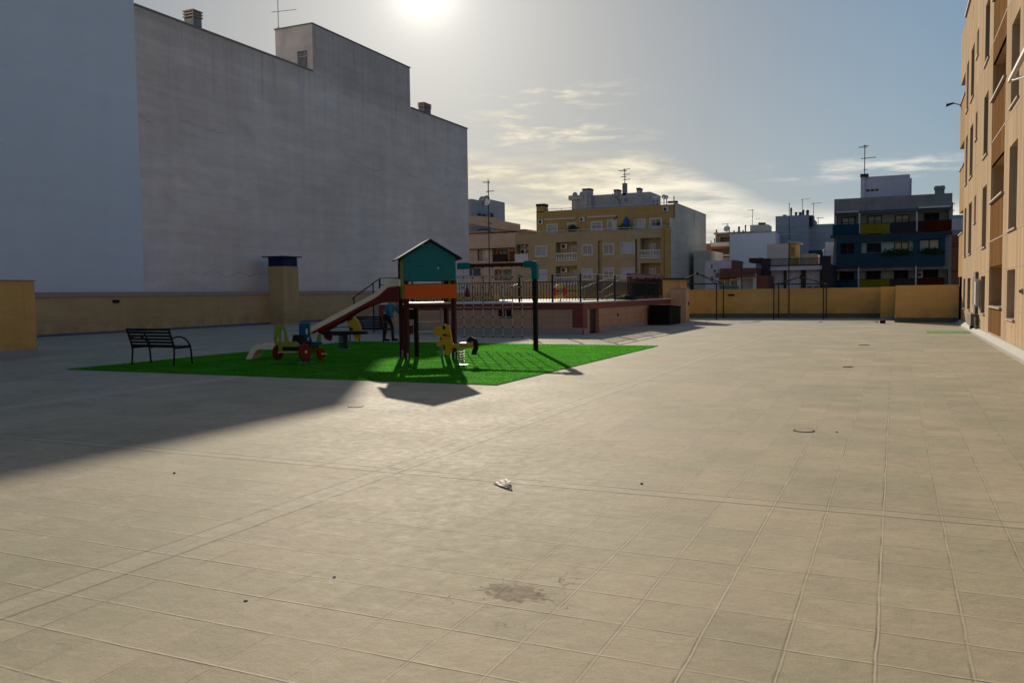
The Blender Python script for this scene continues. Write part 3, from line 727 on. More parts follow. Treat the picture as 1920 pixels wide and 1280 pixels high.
# lifebuoy on a stand
t = thing('lifebuoy', 'red and yellow lifebuoy hanging behind the pool railing', 'lifebuoy', (-12.37, 32, 1.62))
R_, r_ = .235, .062
for k, mm in ((0, 'ring_red'), (1, 'ring_yellow'), (2, 'ring_red'), (3, 'ring_yellow')):
    a0 = k*PI/2-PI/4; pts = [(-12.37+R_*math.cos(a0+PI/2*i/8), 32, 1.64+R_*math.sin(a0+PI/2*i/8)) for i in range(9)]
    MB().tube(pts, r_, 10).build('segment', mm, t, smooth=True)
MB().bar((-12.37, 32.1, 1.25), (-12.37, 32.1, 1.95), .04).build('stand', 'galv', t)
# leaning chrome pool rails
def chrome(label, A, B, legs):
    t = thing('pool_handrail', label, 'handrail', (A[0], A[1], 1.25), 'slanting chrome rails on the pool terrace')
    MB().tube([A, B], .019, 8).build('rail', 'steel', t, smooth=True)
    mb = MB()
    for f in legs: p = Vector(A).lerp(Vector(B), f); mb.tube([p, (p.x, p.y, 1.25)], .022, 6)
    mb.build('leg', 'galv', t)
def ln(q0, q1, Yv): a = onY(*q0, Yv); b = onY(*q1, Yv); return (a[0], Yv, max(a[2], 1.3)), (b[0], Yv, b[2])
for l, q0, q1, Yv, lg in (('longest bright chrome rail right of the middle posts of the pool railing', (1124, 549), (1162, 523.5), 37, (.12,)), ('dim chrome rail crossing behind the corner post of the pool railing', (1090, 540), (1142, 521), 39, (.1,)),
                      ('short low chrome rail just left of the red framed screen', (1133, 558), (1157, 547), 36, (.2, .9)), ('chrome rail seen through the climbing net', (939, 543.6), (993, 525), 35, (.1,)), ('steep short chrome rail between two longer ones', (1128, 541), (1136, 530), 38, (.3,))):
    a, b = ln(q0, q1, Yv); chrome(l, a, b, lg)
a = onY(1177, 556, 37); mbx = bmesh.new(); bmesh.ops.create_icosphere(mbx, subdivisions=3, radius=1)
for v in mbx.verts:
    k = 1+.3*MN.noise(v.co*1.7); v.co = Vector((v.co.x*.5*k, v.co.y*.4*k, max(0, v.co.z)*.22*k))
me = bpy.data.meshes.new('covered_heap'); mbx.to_mesh(me); mbx.free(); me.materials.append(M['black_rubber']); o = bpy.data.objects.new('covered_heap', me); COL.objects.link(o); o.location = (a[0], 37, 1.25)
tag(o, 'low black heap of folded covers on the terrace edge before the red screen', 'heap')
# tan block on the deck
a = onY(903, 550, 38); b = onY(926, 562, 38); t = thing('deck_bench', 'low ochre masonry bench on the pool terrace seen through the climbing net', 'bench', (a[0]+.3, 38, 1.25))
MB().box(a[0], b[0], 38, 38.6, 1.25, a[2]-.04).build('base', 'ochre_wall', t); MB().box(a[0]-.03, b[0]+.03, 37.97, 38.63, a[2]-.04, a[2]).build('seat', 'coping_pink', t)
# pool basin rim and closed parasol
t = thing('closed_parasol', 'closed dark red parasol on the pool terrace seen through the net', 'parasol', (-16.6, 36, 1.25))
a = onY(876, 545, 36); t.location = (a[0], 36, 1.25); ax = a[0]
MB().tube([(ax, 36, 1.25), (ax, 36, 2.35)], .02, 8).build('pole', 'galv', t); MB().lathe([(.02, .85), (.13, .25), (.10, .2), (.05, 1.0), (.01, 1.05)][:2]+[(.10, .2)], (ax, 36, 1.25), 10).build('canopy', 'red_panel', t)
MB().lathe([(.2, 0), (.2, .05), (.05, .08)], (ax, 36, 1.25), 14).build('base', 'concrete', t)

# pillar, hut and storage box at the end of the terrace
t = low_wall('gate_pillar', 'pinkish tan pillar at the far end of the pool terrace', -10.82, -10.0, 44.2, 45.0, 1.72, 'peach_house', 'plinth_grey', 0)
MB().box(-10.0, -9.97, 44.75, 44.87, .85, 1.03).build('switch', 'black_metal', t); MB().box(-10.85, -9.97, 44.17, 45.03, 1.72, 1.76).build('coping', 'coping_pink', t)
t = thing('pool_hut', 'small bright yellow hut with a dark flat roof behind the tan pillar', 'hut', (-11, 45.8, 0))
MB().box(-12.1, -10.5, 45.05, 46.6, 0, 2.22).build('wall', 'yellow_panel' if 0 else 'block_wall', t); MB().box(-12.25, -10.25, 44.8, 46.8, 2.22, 2.31).build('roof', 'dark_brown', t)
MB().box(-11.6, -11.55, 45.0, 45.05, 1.7, 1.95).build('lamp', 'black_metal', t)
mb = MB(); mb.box(-12.1, -10.83, 44.25, 45.0, 0, 1.2); mb.build('step_block', 'peach_house', t)
t = thing('storage_box', 'black plastic storage box with a sloping lid by the terrace wall', 'storage box', (-10.2, 40.6, 0))
mb = MB(); mb.prism([(39.6, 0), (41.9, 0), (41.9, .80), (39.6, .90)], lambda a, b: (-10.22, a, b), (.95, 0, 0)); mb.build('body', 'bin_black', t, bevel=.02)
mb = MB(); mb.prism([(39.55, .905), (41.95, .805), (41.95, .86), (39.55, .96)], lambda a, b: (-10.22, a, b), (1.03, 0, 0)); mb.build('lid', 'bin_black', t, bevel=.015)
mb = MB()
for i in range(5): mb.box(-9.745, -9.725, 39.85+i*.42, 39.95+i*.42, .05, .74)
mb.build('rib', 'black_rubber', t)

# gazebo frames
def gazebo(label, x0, x1, ya, yb, h, apex):
    t = thing('gazebo_frame', label, 'gazebo frame', (x0, ya, 0), 'bare gazebo frames by the far wall')
    for x in (x0, x1):
        for y in (ya, yb): MB().bar((x, y, 0), (x, y, h), .055).build('post', 'black_metal', t)
    mb = MB()
    for A, B in (((x0, ya), (x1, ya)), ((x1, ya), (x1, yb)), ((x1, yb), (x0, yb)), ((x0, yb), (x0, ya))): mb.bar((*A, h), (*B, h), .045)
    mb.build('top_ring', 'black_metal', t)
    c = ((x0+x1)/2, (ya+yb)/2, apex)
    for x in (x0, x1):
        for y in (ya, yb): MB().bar((x, y, h), c, .035).build('rafter', 'black_metal', t)
    MB().bar((c[0], c[1], apex-.12), (c[0], c[1], apex+.08), .08).build('hub', 'black_metal', t)
    mb = MB(); 
    for x in (x0, x1):
        s = 1 if x == x0 else -1
        for y in (ya, yb): mb.box(x-.07, x+.07, y-.07, y+.07, 0, .012)
    mb.build('foot_plate', 'black_metal', t)
gazebo('bare black gazebo frame with a peaked top beside the pool hut', -11.75, -9.15, 48.1, 50.2, 2.0, 2.62)
gazebo('bare black gazebo frame standing before the middle of the far wall', -6.05, -3.5, 48.1, 50.2, 1.92, 2.3)
t = thing('parasol_pole', 'slim tall dark pole behind the far wall', 'pole', (onY(1480, 500, 55)[0], 55, -4))
a = onY(1480, 380, 55); MB().tube([(a[0], 55, -4), (a[0], 55, 4.6)], .035, 6).tube([(a[0], 55, 4.6), (a[0], 55, a[2])], .02, 6).build('pole', 'black_metal', t); MB().disc((a[0], 55, 4.6), (0,0,1), .06, .06, 8).build('collar', 'galv', t)
# ================================================================== PLAYGROUND
UV_ = Vector((.788, .616, 0)); DV = Vector((-.616, .788, 0)); FL = Vector((-10.71, 17.50, 0))
def Tw(a, b, z): return FL+UV_*a+DV*b+Vector((0, 0, z))
Tf = lambda u, v, n: Tw(u, -n, v)
PH = thing('play_house', 'teal and orange play house tower on dark posts', 'play house', Tw(.57, .57, 0))
W = 1.15
for a, b in ((0, 0), (W, 0), (0, W), (W, W)):
    p = MB().bar(Tw(a, b, .0), Tw(a, b, 2.38), .10).build('post', 'dark_wood', PH, bevel=.008)
    MB().bar(Tw(a, b-.06, .0), Tw(a, b-.06, .2), .03).build('bracket', 'galv', p)
def gable(b, th=.03):
    mb = MB(); mb.prism([(-.05, 1.93), (W+.05, 1.93), (W+.05, 2.50), (W/2, 2.86), (-.05, 2.50)], lambda a, z: Tw(a, b, z), DV*th)
    return mb.build('gable_panel', 'teal_panel', PH)
g1 = gable(-.07)
mb = MB()
for q in ((.06, 2.38), (W-.06, 2.38), (.30, 2.28), (.40, 2.27), (.80, 2.30), (.06, 2.02), (W-.06, 2.02), (.86, 2.17), (.5, 2.72), (.65, 2.72)): mb.disc(Tw(q[0], -.09, q[1]), DV, .014, .02, 8)
mb.build('bolt', 'black_metal', g1)
MB().disc(Tw(.77, -.09, 2.235), DV, .022, .012, 10).build('painted_light_spot', 'white_paint', g1)  # white disc painted in place of light shining through a small hole
gable(W+.07)
for b in (-.07, W+.07):
    if b < 0: MB().prism([(-.05, 1.50), (W+.05, 1.50), (W+.05, 1.84), (-.05, 1.84)], lambda a, z: Tw(a, b, z), DV*.03).build('guard_panel', 'orange_panel', PH)
MB().prism([(-.04, 1.50), (.46, 1.50), (.46, 2.48), (-.04, 2.48)], lambda q, z: Tw(-.07, q, z), UV_*.03).build('side_panel', 'lime_panel', PH)
mb = MB(); mb.prism([(.0, 1.50), (W, 1.50), (W, 1.95), (0, 1.95)], lambda q, z: Tw(W+.07, q, z), UV_*.03); mb.build('guard_panel', 'lime_panel', PH)
mb = MB(); mb.prism([(-.02, 2.40), (.12, 2.40), (.12, 2.50), (-.02, 2.50)], lambda a, z: Tw(a, W/2, z), DV*W); mb.prism([(W-.12, 2.4), (W+.02, 2.4), (W+.02, 2.5), (W-.12, 2.5)], lambda a, z: Tw(a, W/2, z), DV*W); mb.build('eaves_beam', 'black_post', PH)
# roof
mb = MB()
hw = W/2+.19; ze, zr = 2.47, 2.93
for s in (-1, 1):
    mb.prism([(W/2, zr), (W/2+s*hw, ze), (W/2+s*hw, ze-.035), (W/2, zr-.035)], lambda a, z: Tw(a, W/2, z), DV*(W+.40))
mb.build('roof', 'roof_teal', PH)
# platform and frame
mb = MB(); mb.prism([(.05, 1.37), (W-.05, 1.37), (W-.05, 1.41), (.05, 1.41)], lambda a, z: Tw(a, W/2, z), DV*(W-.02)); mb.build('platform', 'coping_white', PH)
mb = MB(); mb.bar(Tw(0, 0, 1.32), Tw(W, 0, 1.32), .05, .10); mb.bar(Tw(0, W, 1.32), Tw(W, W, 1.32), .05, .10); mb.bar(Tw(0, 0, 1.32), Tw(0, W, 1.32), .05, .10); mb.bar(Tw(W, 0, 1.32), Tw(W, W, 1.32), .05, .10); mb.build('platform_frame', 'dark_wood', PH)
MB().prism([(.03, .97), (.36, .97), (.36, 1.24), (.03, 1.24)], lambda a, z: Tw(a, W, z), DV*.03).build('rear_board', 'black_post', PH)
o = MB().bar(Tw(.16, .75, .62), Tw(.16, .75, .84), .13).build('foothold', 'dark_wood', PH); MB().bar(Tw(.12, .75, .85), Tw(.2, .75, .85), .11, .03).build('cap', 'cream_plastic', o)  # cream cap added to paint the sunlit top of the foothold
# ladder at the rear
ld = thing('play_ladder', 'short ladder with pale rungs behind the play house posts', 'ladder', Tw(.7, W+.12, 0))
MB().bar(Tw(.38, W+.05, 0), Tw(.38, W+.05, 1.38), .09).build('stringer', 'black_post', ld); MB().bar(Tw(1.02, W+.05, .0), Tw(1.02, W+.05, 1.38), .04).build('stringer', 'galv', ld)
for z in (1.15, .90, .65, .40): MB().tube([Tw(.40, W+.05, z), Tw(1.0, W+.05, z)], .015, 8).build('rung', 'cream_plastic', ld)
# slide
A2, B2 = (-11.08, 17.93), (-14.95, 16.75)
SD = Vector((B2[0]-A2[0], B2[1]-A2[1], 0)).normalized(); SN = Vector((SD.y, -SD.x, 0))*-1
if SN.y < 0: SN = -SN
def sp(q): p = onV(*q, A2, B2); return ((Vector(p)-Vector((*A2, 0))).dot(SD), p[2])
ca = lambda x, y: (440+x/4.41, 430+y/4.41)
top = [(748, 523), (737, 523.4), (728, 527.5), (719, 534), (712, 541), (706, 546.5), (698, 552), (640, 583), (583, 613), (556, 628), (540, 637), (528, 642), (517, 645), (500, 645), (482, 645), (476, 647.5), (471, 653), (466, 664), (461, 673.6)]
bot = [(748, 536), (735, 536.5), (727, 539), (719, 546), (713, 552), (706, 557), (700, 560.5), (643, 591.5), (584, 622.5), (560, 637), (545, 645.5), (530, 652), (517, 654.5), (500, 654.5), (486, 655), (481, 657), (478, 662), (474, 670), (472, 674.3)]
sT = [sp(q) for q in top]; sB = [sp(q) for q in bot]
Ps = lambda s, z: Vector((*A2, max(z, .005)))+SD*s
def strip(off, th, m, name, par, t_=sT, b_=sB):
    mb = MB()
    for i in range(len(t_)-1): mb.prism([t_[i], t_[i+1], b_[i+1], b_[i]], lambda s, z: Ps(s, z)+SN*off, SN*th)
    return mb.build(name, m, par)
SL = thing('slide', 'cream slide with dark red sides running down to the left from the play house', 'slide', (-13, 17.3, 0), None)
strip(0, .05, 'cream_plastic', 'side_rail', SL); strip(.46, .05, 'cream_plastic', 'side_rail', SL)
bed = [(s, max(z-.005, .006)) for s, z in sB]; bed2 = [(s, max(z-.03, .003)) for s, z in sB]
strip(.23, .41, 'cream_plastic', 'bed', SL, [(s, z+.02) for s, z in bed], bed)
red = [ca(1355, 600), ca(1190, 605), ca(1100, 635), ca(1000, 680), ca(860, 770), ca(760, 815), ca(655, 858)]
rtop = [(748, 536.4), (727, 539.4), (713, 552.4), (700, 561), (643, 592), (617, 606), (584, 623)]
for off in (.0, .46): strip(off, .03, 'red_panel', 'side_panel', SL, [sp(q) for q in rtop], [sp(q) for q in red])
mb = MB(); p = sp((517, 650)); 
for s, z in (p, sp((560, 633))): mb.bar(Ps(s, z-.05)+SN*.23, Ps(s, 0)+SN*.23, .05)
mb.build('support', 'galv', SL)

# climbing net frame
CN = thing('climbing_net', 'rope climbing net hung from a dark beam with teal corner elbows', 'climbing net', (-10.2, 21.6, 0))
Yn = 21.58
xr, xl, zt = -9.06, -11.36, 2.40
for x, s in ((xr, 1), (xl, -1)):
    if s > 0: MB().bar((x, Yn, 0), (x, Yn, 2.02), .115).build('post', 'black_post', CN, bevel=.008)
    mb = MB(); mb.prism([(-.085, 1.98), (.085, 1.98), (.085, 2.38), (.05, 2.47), (-.06, 2.49), (-.32, 2.49), (-.32, 2.31), (-.14, 2.31), (-.085, 2.25)] if s > 0 else [(-.32, 2.49), (.1, 2.49), (.1, 2.31), (-.32, 2.31)], lambda a, z: (x+a*s, Yn, z), (0, .16, 0))
    mb.build('elbow', 'teal_panel', CN, bevel=.02)
MB().bar((xl+.28, Yn, zt), (xr-.28, Yn, zt), .09, .10).build('beam', 'dark_wood', CN)
e_ = lambda x, y: (840+x/5.82, 480+y/5.82)
xs = [onY(*e_(x, 400), Yn)[0] for x in (170, 275, 380, 488, 595, 700, 805)]; dxx = (xs[-1]-xs[0])/6
xs = [xs[0]-dxx*2, xs[0]-dxx]+xs
zs = [onY(*e_(488, y), Yn)[2] for y in (120, 230, 340, 450, 558, 664, 772, 880)]
mb = MB(); kn = MB(); rr = random.Random(3)
J = [[(x+rr.uniform(-.008, .008), Yn+rr.uniform(-.01, .01), z+rr.uniform(-.008, .008)) for z in zs] for x in xs]
for i in range(len(xs)):
    mb.tube([(xs[i], Yn, zt-.03)]+J[i], .0125, 5)
for k in range(1, len(zs)-1):
    pts = [J[i][k] for i in range(len(xs))]+[(xr-.06, Yn, zs[k]+.01)]
    q = [pts[0]]
    for a, b in zip(pts, pts[1:]): q += [((a[0]+b[0])/2, a[1], (a[2]+b[2])/2-.006), b]
    mb.tube(q, .0125, 5)
for i in range(len(xs)):
    for k in range(len(zs)): mb.disc(J[i][k], (0, 1, 0), .024, .045, 8, 1)
mb.build('net', ['rope', 'knot'], CN)
mb = MB(); mb.tube([J[0][-1]]+[(x, Yn, zs[-1]-.0) for x in xs[1:]], .006, 4); mb.build('hem', 'knot', CN)

def coil(c, r, h, turns, wire, m, parent, name='spring'):
    pts = []; n = int(turns*14)
    for i in range(n+1): t = 2*PI*turns*i/n; pts.append((c[0]+r*math.cos(t), c[1]+r*math.sin(t), c[2]+h*i/n))
    return MB().tube(pts, wire, 7).build(name, m, parent, smooth=True)
def PY(Y0, ox, oy, s): return lambda a, b: (lambda p: (p[0], Y0, max(p[2], .01)))(onY(ox+a/s, oy+b/s, Y0))
# yellow spring horse
H = thing('spring_horse', 'yellow horse shaped spring rocker with a black tail beside the net', 'spring rocker', (-8.95, 16.8, 0))
Pq = PY(16.8, 800, 600, 12.8); hp = [(180, 290), (185, 235), (205, 180), (245, 150), (295, 145), (335, 175), (352, 230), (375, 228), (378, 150), (400, 110), (450, 95), (490, 115), (535, 118), (556, 200), (580, 290), (600, 420), (620, 565), (618, 660), (610, 745), (565, 800), (540, 835), (500, 852), (462, 832), (412, 832), (440, 760), (455, 690), (455, 620), (430, 580), (385, 588), (335, 630), (290, 640), (255, 610), (245, 565), (275, 525), (335, 500), (378, 462), (385, 420), (345, 432), (318, 405), (235, 375), (195, 340)]
hd = MB().prism(hp, Pq, (0, .045, 0)).build('body', 'yellow_panel', H)
cx_, cy_ = 428, 178; mb = MB(); mb.prism([(cx_+32*math.cos(t*PI/8), cy_+52*math.sin(t*PI/8)) for t in range(16)], Pq, (0, .055, 0)); mb.build('eye', 'black_rubber', hd)
mb = MB(); mb.prism([(450, 365), (575, 370), (575, 385), (450, 380)], Pq, (0, .05, 0)); mb.prism([(320, 455), (375, 425), (382, 440), (340, 470)], Pq, (0, .05, 0)); mb.build('mouth_line', 'black_rubber', hd)
MB().prism([(600, 570), (1000, 570), (1130, 568), (1135, 660), (1000, 662), (830, 670), (600, 655)], Pq, (0, .10, 0)).build('beam', 'yellow_panel', H)
st = [(1010, 530), (1030, 470), (1080, 450), (1150, 480), (1185, 570), (1178, 680), (1140, 760), (1135, 830)]; L_ = []; R2 = []
for i, (x, y) in enumerate(st):
    a = st[max(i-1, 0)]; b = st[min(i+1, len(st)-1)]; dx, dy = b[0]-a[0], b[1]-a[1]; l = math.hypot(dx, dy); L_.append((x-dy/l*48, y+dx/l*48)); R2.append((x+dy/l*52, y-dx/l*52))
mb = MB()
for i in range(len(st)-1): mb.prism([L_[i], L_[i+1], R2[i+1], R2[i]], Pq, (0, .05, 0))
mb.build('tail', 'black_rubber', H)
p = Pq(905, 552); MB().box(p[0]-.10, p[0]+.10, 16.68, 16.92, p[2]-.02, p[2]+.012).build('seat', 'coping_white', H, bevel=.008)
p = Pq(440, 560); MB().tube([(p[0]+.05, 16.62, p[2]+.2), (p[0]+.05, 16.98, p[2]+.2)], .016, 8).build('handle', 'black_rubber', H)
c0 = Pq(828, 690); coil((c0[0], 16.8, .02), .075, c0[2]-.02, 6, .013, 'spring_steel', H); MB().box(c0[0]-.12, c0[0]+.12, 16.68, 16.92, 0, .022).build('foot_plate', 'galv', H)
# tractor shaped spring rocker
TRc = thing('spring_tractor', 'tractor shaped spring rocker with lime and blue boards and red wheels', 'spring rocker', (-12.95, 16.2, 0))
def brd(name, m, Y0, poly, th=.03, par=TRc, org=(500, 590, 12.8)):
    return MB().prism(poly, PY(Y0, *org), (0, th, 0)).build(name, m, par)
P0 = PY(15.98, 500, 590, 12.8)
def holed(name, m, Y0, outer_rects, th, par):      # board made of strips round its openings
    mb = MB(); Pp = PY(Y0, 500, 590, 12.8)
    for poly in outer_rects: mb.prism(poly, Pp, (0, th, 0))
    return mb.build(name, m, par)
lb = holed('rear_board', 'lime_panel', 15.98, [
    [(200, 235), (340, 238), (340, 320), (345, 640), (300, 640), (298, 520), (240, 515), (238, 640), (190, 640), (180, 520)],
    [(340, 238), (432, 245), (452, 330), (490, 480), (520, 640), (440, 640), (425, 400), (340, 320)],
    [(190, 640), (700, 640), (745, 670), (790, 720), (790, 765), (215, 765)], [(230, 765), (372, 765), (372, 868), (262, 868)],
    [(255, 868), (780, 868), (780, 892), (270, 892)]], .03, TRc)
brd('skirt', 'red_panel', 16.0, [(300, 892), (775, 892), (775, 930), (310, 930)])
brd('seat_box', 'black_rubber', 16.08, [(372, 765), (790, 765), (790, 868), (372, 868)], .12)
bb = holed('cab_board', 'blue_panel', 16.42, [[(790, 200), (1035, 190), (1035, 330), (928, 330), (928, 460), (990, 470), (1035, 470), (1040, 540), (970, 545), (965, 650), (780, 650)], [(990, 330), (1035, 330), (1035, 470), (990, 470)], [(1025, 540), (1060, 545), (1085, 650), (1330, 655), (1335, 700), (1180, 745), (1060, 770), (780, 740), (780, 640), (1025, 640)]], .03, TRc)
brd('dashboard', 'black_rubber', 16.3, [(650, 480), (780, 480), (875, 500), (880, 600), (760, 660), (620, 640)], .05)
fb = brd('front_board', 'lime_panel', 16.72, [(1235, 455), (1300, 452), (1310, 600), (1275, 720), (1270, 800), (1225, 930), (1068, 930), (1080, 790), (1175, 745), (1215, 600)])
a, b = PY(16.72, 500, 590, 12.8)(960, 480), PY(16.72, 500, 590, 12.8)(1295, 480); MB().tube([a, b], .014, 6).build('handlebar', 'cream_plastic', TRc)
def wheel(px, py, Y0, r, m, x=None):
    p = PY(Y0, 500, 590, 12.8)(px, py); w = MB().disc((p[0], Y0, p[2]), (1, 0, 0), r, .05, 28).build('wheel', m, TRc, bevel=.008)
    MB().disc((p[0]+.03, Y0, p[2]), (1, 0, 0), r*.16, .03, 12).build('hub', 'cream_plastic', w); return p
w1 = wheel(915, 890, 15.98, .205, 'red_panel'); w2 = wheel(270, 900, 15.98, .18, 'red_panel')
w3 = wheel(1305, 935, 16.72, .142, 'red_panel')
MB().tube([(w2[0], 15.98, w2[2]), (w1[0]+.06, 15.98, w1[2])], .016, 8).build('axle', 'cream_plastic', TRc)
MB().tube([(w3[0]-.4, 16.72, w3[2]), (w3[0]+.16, 16.72, w3[2])], .014, 8).build('axle', 'cream_plastic', TRc)
mb = MB(); mb.box(w1[0]-.36, w1[0]-.16, 15.99, 16.72, .36, .42); mb.build('chassis', 'dark_wood', TRc)
MB().box(w1[0]-.42, w1[0]-.1, 16.1, 16.35, .5, .54).build('seat', 'dark_wood', TRc)
coil((w1[0]-.26, 16.35, .02), .10, .36, 5.5, .016, 'spring_dark', TRc); MB().box(w1[0]-.42, w1[0]-.10, 16.2, 16.5, 0, .02).build('foot_plate', 'galv', TRc)
# spring seesaw
SS = thing('spring_seesaw', 'spring seesaw with a yellow head and a dark red tail under the slide', 'spring rocker', (-15, 20.8, 0))
PS = PY(20.8, 580, 580, 10.667)
def b2(name, m, poly, th=.05): return MB().prism(poly, PS, (0, th, 0)).build(name, m, SS)
b2('beam', 'black_rubber', [(200, 440), (420, 435), (1045, 430), (1140, 440), (1140, 495), (900, 500), (540, 520), (250, 500)], .16)
b2('head', 'yellow_panel', [(755, 300), (790, 250), (870, 215), (880, 150), (900, 135), (925, 165), (975, 225), (1020, 340), (1045, 430), (905, 430), (880, 385), (800, 350)])
b2('foot', 'yellow_panel', [(890, 500), (1020, 495), (1025, 540), (990, 600), (935, 610), (900, 580)])
b2('tail', 'red_panel', [(330, 330), (470, 300), (530, 285), (550, 320), (520, 370), (430, 400), (400, 440), (300, 440)])
b2('foot', 'red_panel', [(290, 500), (450, 500), (455, 560), (430, 625), (360, 610), (310, 570)])
a, b = PS(565, 350), PS(860, 350); MB().tube([(a[0], 20.7, a[2]), (b[0], 20.7, b[2])], .016, 6).build('handle', 'blue_panel', SS)
c0 = PS(680, 505); coil((c0[0], 20.8, .02), .135, c0[2], 6.5, .022, 'spring_dark', SS); MB().box(c0[0]-.18, c0[0]+.18, 20.62, 20.98, 0, .02).build('foot_plate', 'galv', SS)

# benches ---------------------------------------------------------------
def make_bench(label):
    t = thing('park_bench', label, 'bench', (0, 0, 0), 'black slatted benches beside the turf'); w = .70
    mb = MB()
    for i in range(6):
        f = i/5; z = .47+f*.38; y = -.25-f*.13; mb.bar((-w, y, z), (w, y, z), .018, .052)
    mb.build('backrest', 'black_metal', t)
    mb = MB()
    for i in range(5): y = -.19+i*.095; mb.bar((-w, y, .43+.004*i), (w, y, .43+.004*i), .075, .022)
    mb.build('seat', 'black_metal', t)
    for s in (-1, 1):
        x = s*(w-.03)
        MB().tube([(x, -.27, 0), (x, -.24, .3), (x, -.245, .45), (x, -.39, .87)], .021, 8).build('leg', 'black_metal', t)
        MB().tube([(x, .30, 0), (x, .28, .30), (x, .25, .45)], .021, 8).build('leg', 'black_metal', t)
        MB().tube([(x, -.30, .64), (x, -.16, .675), (x, -.02, .67), (x, .12, .61), (x, .21, .52), (x, .25, .44)], .02, 8).build('armrest', 'black_metal', t)
        MB().bar((x, -.24, .41), (x, .27, .415), .03, .04).build('seat_rail', 'black_metal', t)
    MB().tube([(-.02, -.25, .40), (-.10, -.30, .62), (-.16, -.36, .78)], .016, 6).build('centre_brace', 'black_metal', t)
    return t
b1 = make_bench('black metal slatted bench with curved arms on the left tip of the turf'); b1.location = (-15.98, 14.92, .01)
b2_ = dup(b1, (-16.35, 24.35, .01), 'black metal slatted bench half hidden behind the slide and the play house')

# person -------------------------------------------------------------------
PX, PYY = -16.22, 25.15
def skinned(name, nodes, edges, m, parent=None, lvl=2, root=0, xf=None):
    me = bpy.data.meshes.new(name); me.from_pydata([n[:3] for n in nodes], edges, []); o = bpy.data.objects.new(name, me); COL.objects.link(o)
    sk = o.modifiers.new('s', 'SKIN'); sk.use_smooth_shade = True
    lay = me.skin_vertices[0].data if me.skin_vertices else None
    if lay is None:
        bm = bmesh.new(); bm.from_mesh(me); bm.verts.layers.skin.verify(); bm.to_mesh(me); bm.free(); lay = me.skin_vertices[0].data
    for i, n in enumerate(nodes): lay[i].radius = (n[3], n[4] if len(n) > 4 else n[3]); lay[i].use_root = (i == root)
    sub = o.modifiers.new('u', 'SUBSURF'); sub.levels = sub.render_levels = lvl
    dg = bpy.context.evaluated_depsgraph_get(); nm = bpy.data.meshes.new_from_object(o.evaluated_get(dg)); nm.name = name
    o.modifiers.clear(); o.data = nm
    if xf: nm.transform(xf)
    nm.materials.clear(); 
    for q in (m if isinstance(m, list) else [m]): nm.materials.append(M[q])
    nm.polygons.foreach_set('use_smooth', [True]*len(nm.polygons))
    if parent: o.parent = parent
    return o
# bending to the right over the bench end: +x is the way the figure faces
N = [(0,0,.90,.135,.15), (.10,0,1.05,.12,.15), (.22,0,1.19,.125,.16), (.30,0,1.27,.10,.13), (.38,0,1.31,.05), (.44,0,1.34,.075), (.50,0,1.36,.085,.08), (.55,0,1.34,.06),
     (.0,-.09,.84,.09), (.04,-.10,.48,.062), (-.03,-.10,.10,.042), (-.02,-.10,.05,.045), (.12,-.11,.03,.035),
     (.02,.09,.84,.09), (.16,.10,.48,.062), (.20,.10,.10,.042), (.21,.10,.05,.045), (.34,.11,.03,.035),
     (.26,-.19,1.22,.055), (.32,-.24,.98,.045), (.42,-.20,.78,.033), (.45,-.19,.72,.03),
     (.26,.19,1.22,.055), (.36,.24,1.00,.045), (.50,.20,.84,.033), (.54,.19,.79,.03)]
Ed = [(0,1),(1,2),(2,3),(3,4),(4,5),(5,6),(6,7),(0,8),(8,9),(9,10),(10,11),(11,12),(0,13),(13,14),(14,15),(15,16),(16,17),(2,18),(18,19),(19,20),(20,21),(2,22),(22,23),(23,24),(24,25)]
for hx, hy, hz, s in ((.45, -.19, .72, 21), (.54, .19, .79, 25)):
    for k, (dy, L) in enumerate(((-.024, .055), (-.009, .065), (.007, .06), (.022, .048))):
        i0 = len(N); N.append((hx+.02, hy+dy, hz-.035, .0095)); N.append((hx+.03+.01*k*.3, hy+dy*1.2, hz-.035-L, .0075)); Ed += [(s, i0), (i0, i0+1)]
    i0 = len(N); N.append((hx+.04, hy+(.03 if hy < 0 else -.03), hz-.02, .010)); N.append((hx+.055, hy+(.04 if hy < 0 else -.04), hz-.06, .008)); Ed += [(s, i0), (i0, i0+1)]
per = thing('person', 'person in a teal jacket and dark trousers bending beside the far bench', 'person', (PX, PYY, 0))
body = skinned('body', N, Ed, ['skin', 'trousers'], per)
for p in body.data.polygons:
    if p.center.z < .93 and abs(p.center.y) < .17 and not (p.center.x > .36 and p.center.z > .3): p.material_index = 1
jk = skinned('jacket', [(-.02,0,.88,.155,.17), (.10,0,1.04,.15,.185), (.21,0,1.18,.155,.19), (.31,0,1.275,.10,.13), (.27,-.19,1.22,.075), (.325,-.24,.98,.062), (.41,-.205,.80,.05), (.27,.19,1.22,.075), (.365,.24,1.0,.062), (.49,.205,.85,.05)],
             [(0,1),(1,2),(2,3),(2,4),(4,5),(5,6),(2,7),(7,8),(8,9)], 'jacket', per)
hr = skinned('hair', [(.44,0,1.40,.07), (.50,0,1.43,.075), (.54,0,1.41,.05)], [(0,1),(1,2)], 'hair', per, 1)
mb = MB()
for s in (-1, 1): mb.disc((PX+.575, PYY+s*.03, 1.36), (1, 0, 0), .009, .02, 8)
mb.disc((PX+.59, PYY, 1.335), (1, 0, -.3), .014, .04, 8, r2=.006); mb.box(PX+.575, PX+.59, PYY-.022, PYY+.022, 1.302, 1.308); mb.build('face_features', 'hair', per)
MB().disc((PX+.50, PYY-.083, 1.355), (0, 1, 0), .02, .02, 10).disc((PX+.50, PYY+.083, 1.355), (0, 1, 0), .02, .02, 10).build('ear', 'skin', per)
mb = MB()
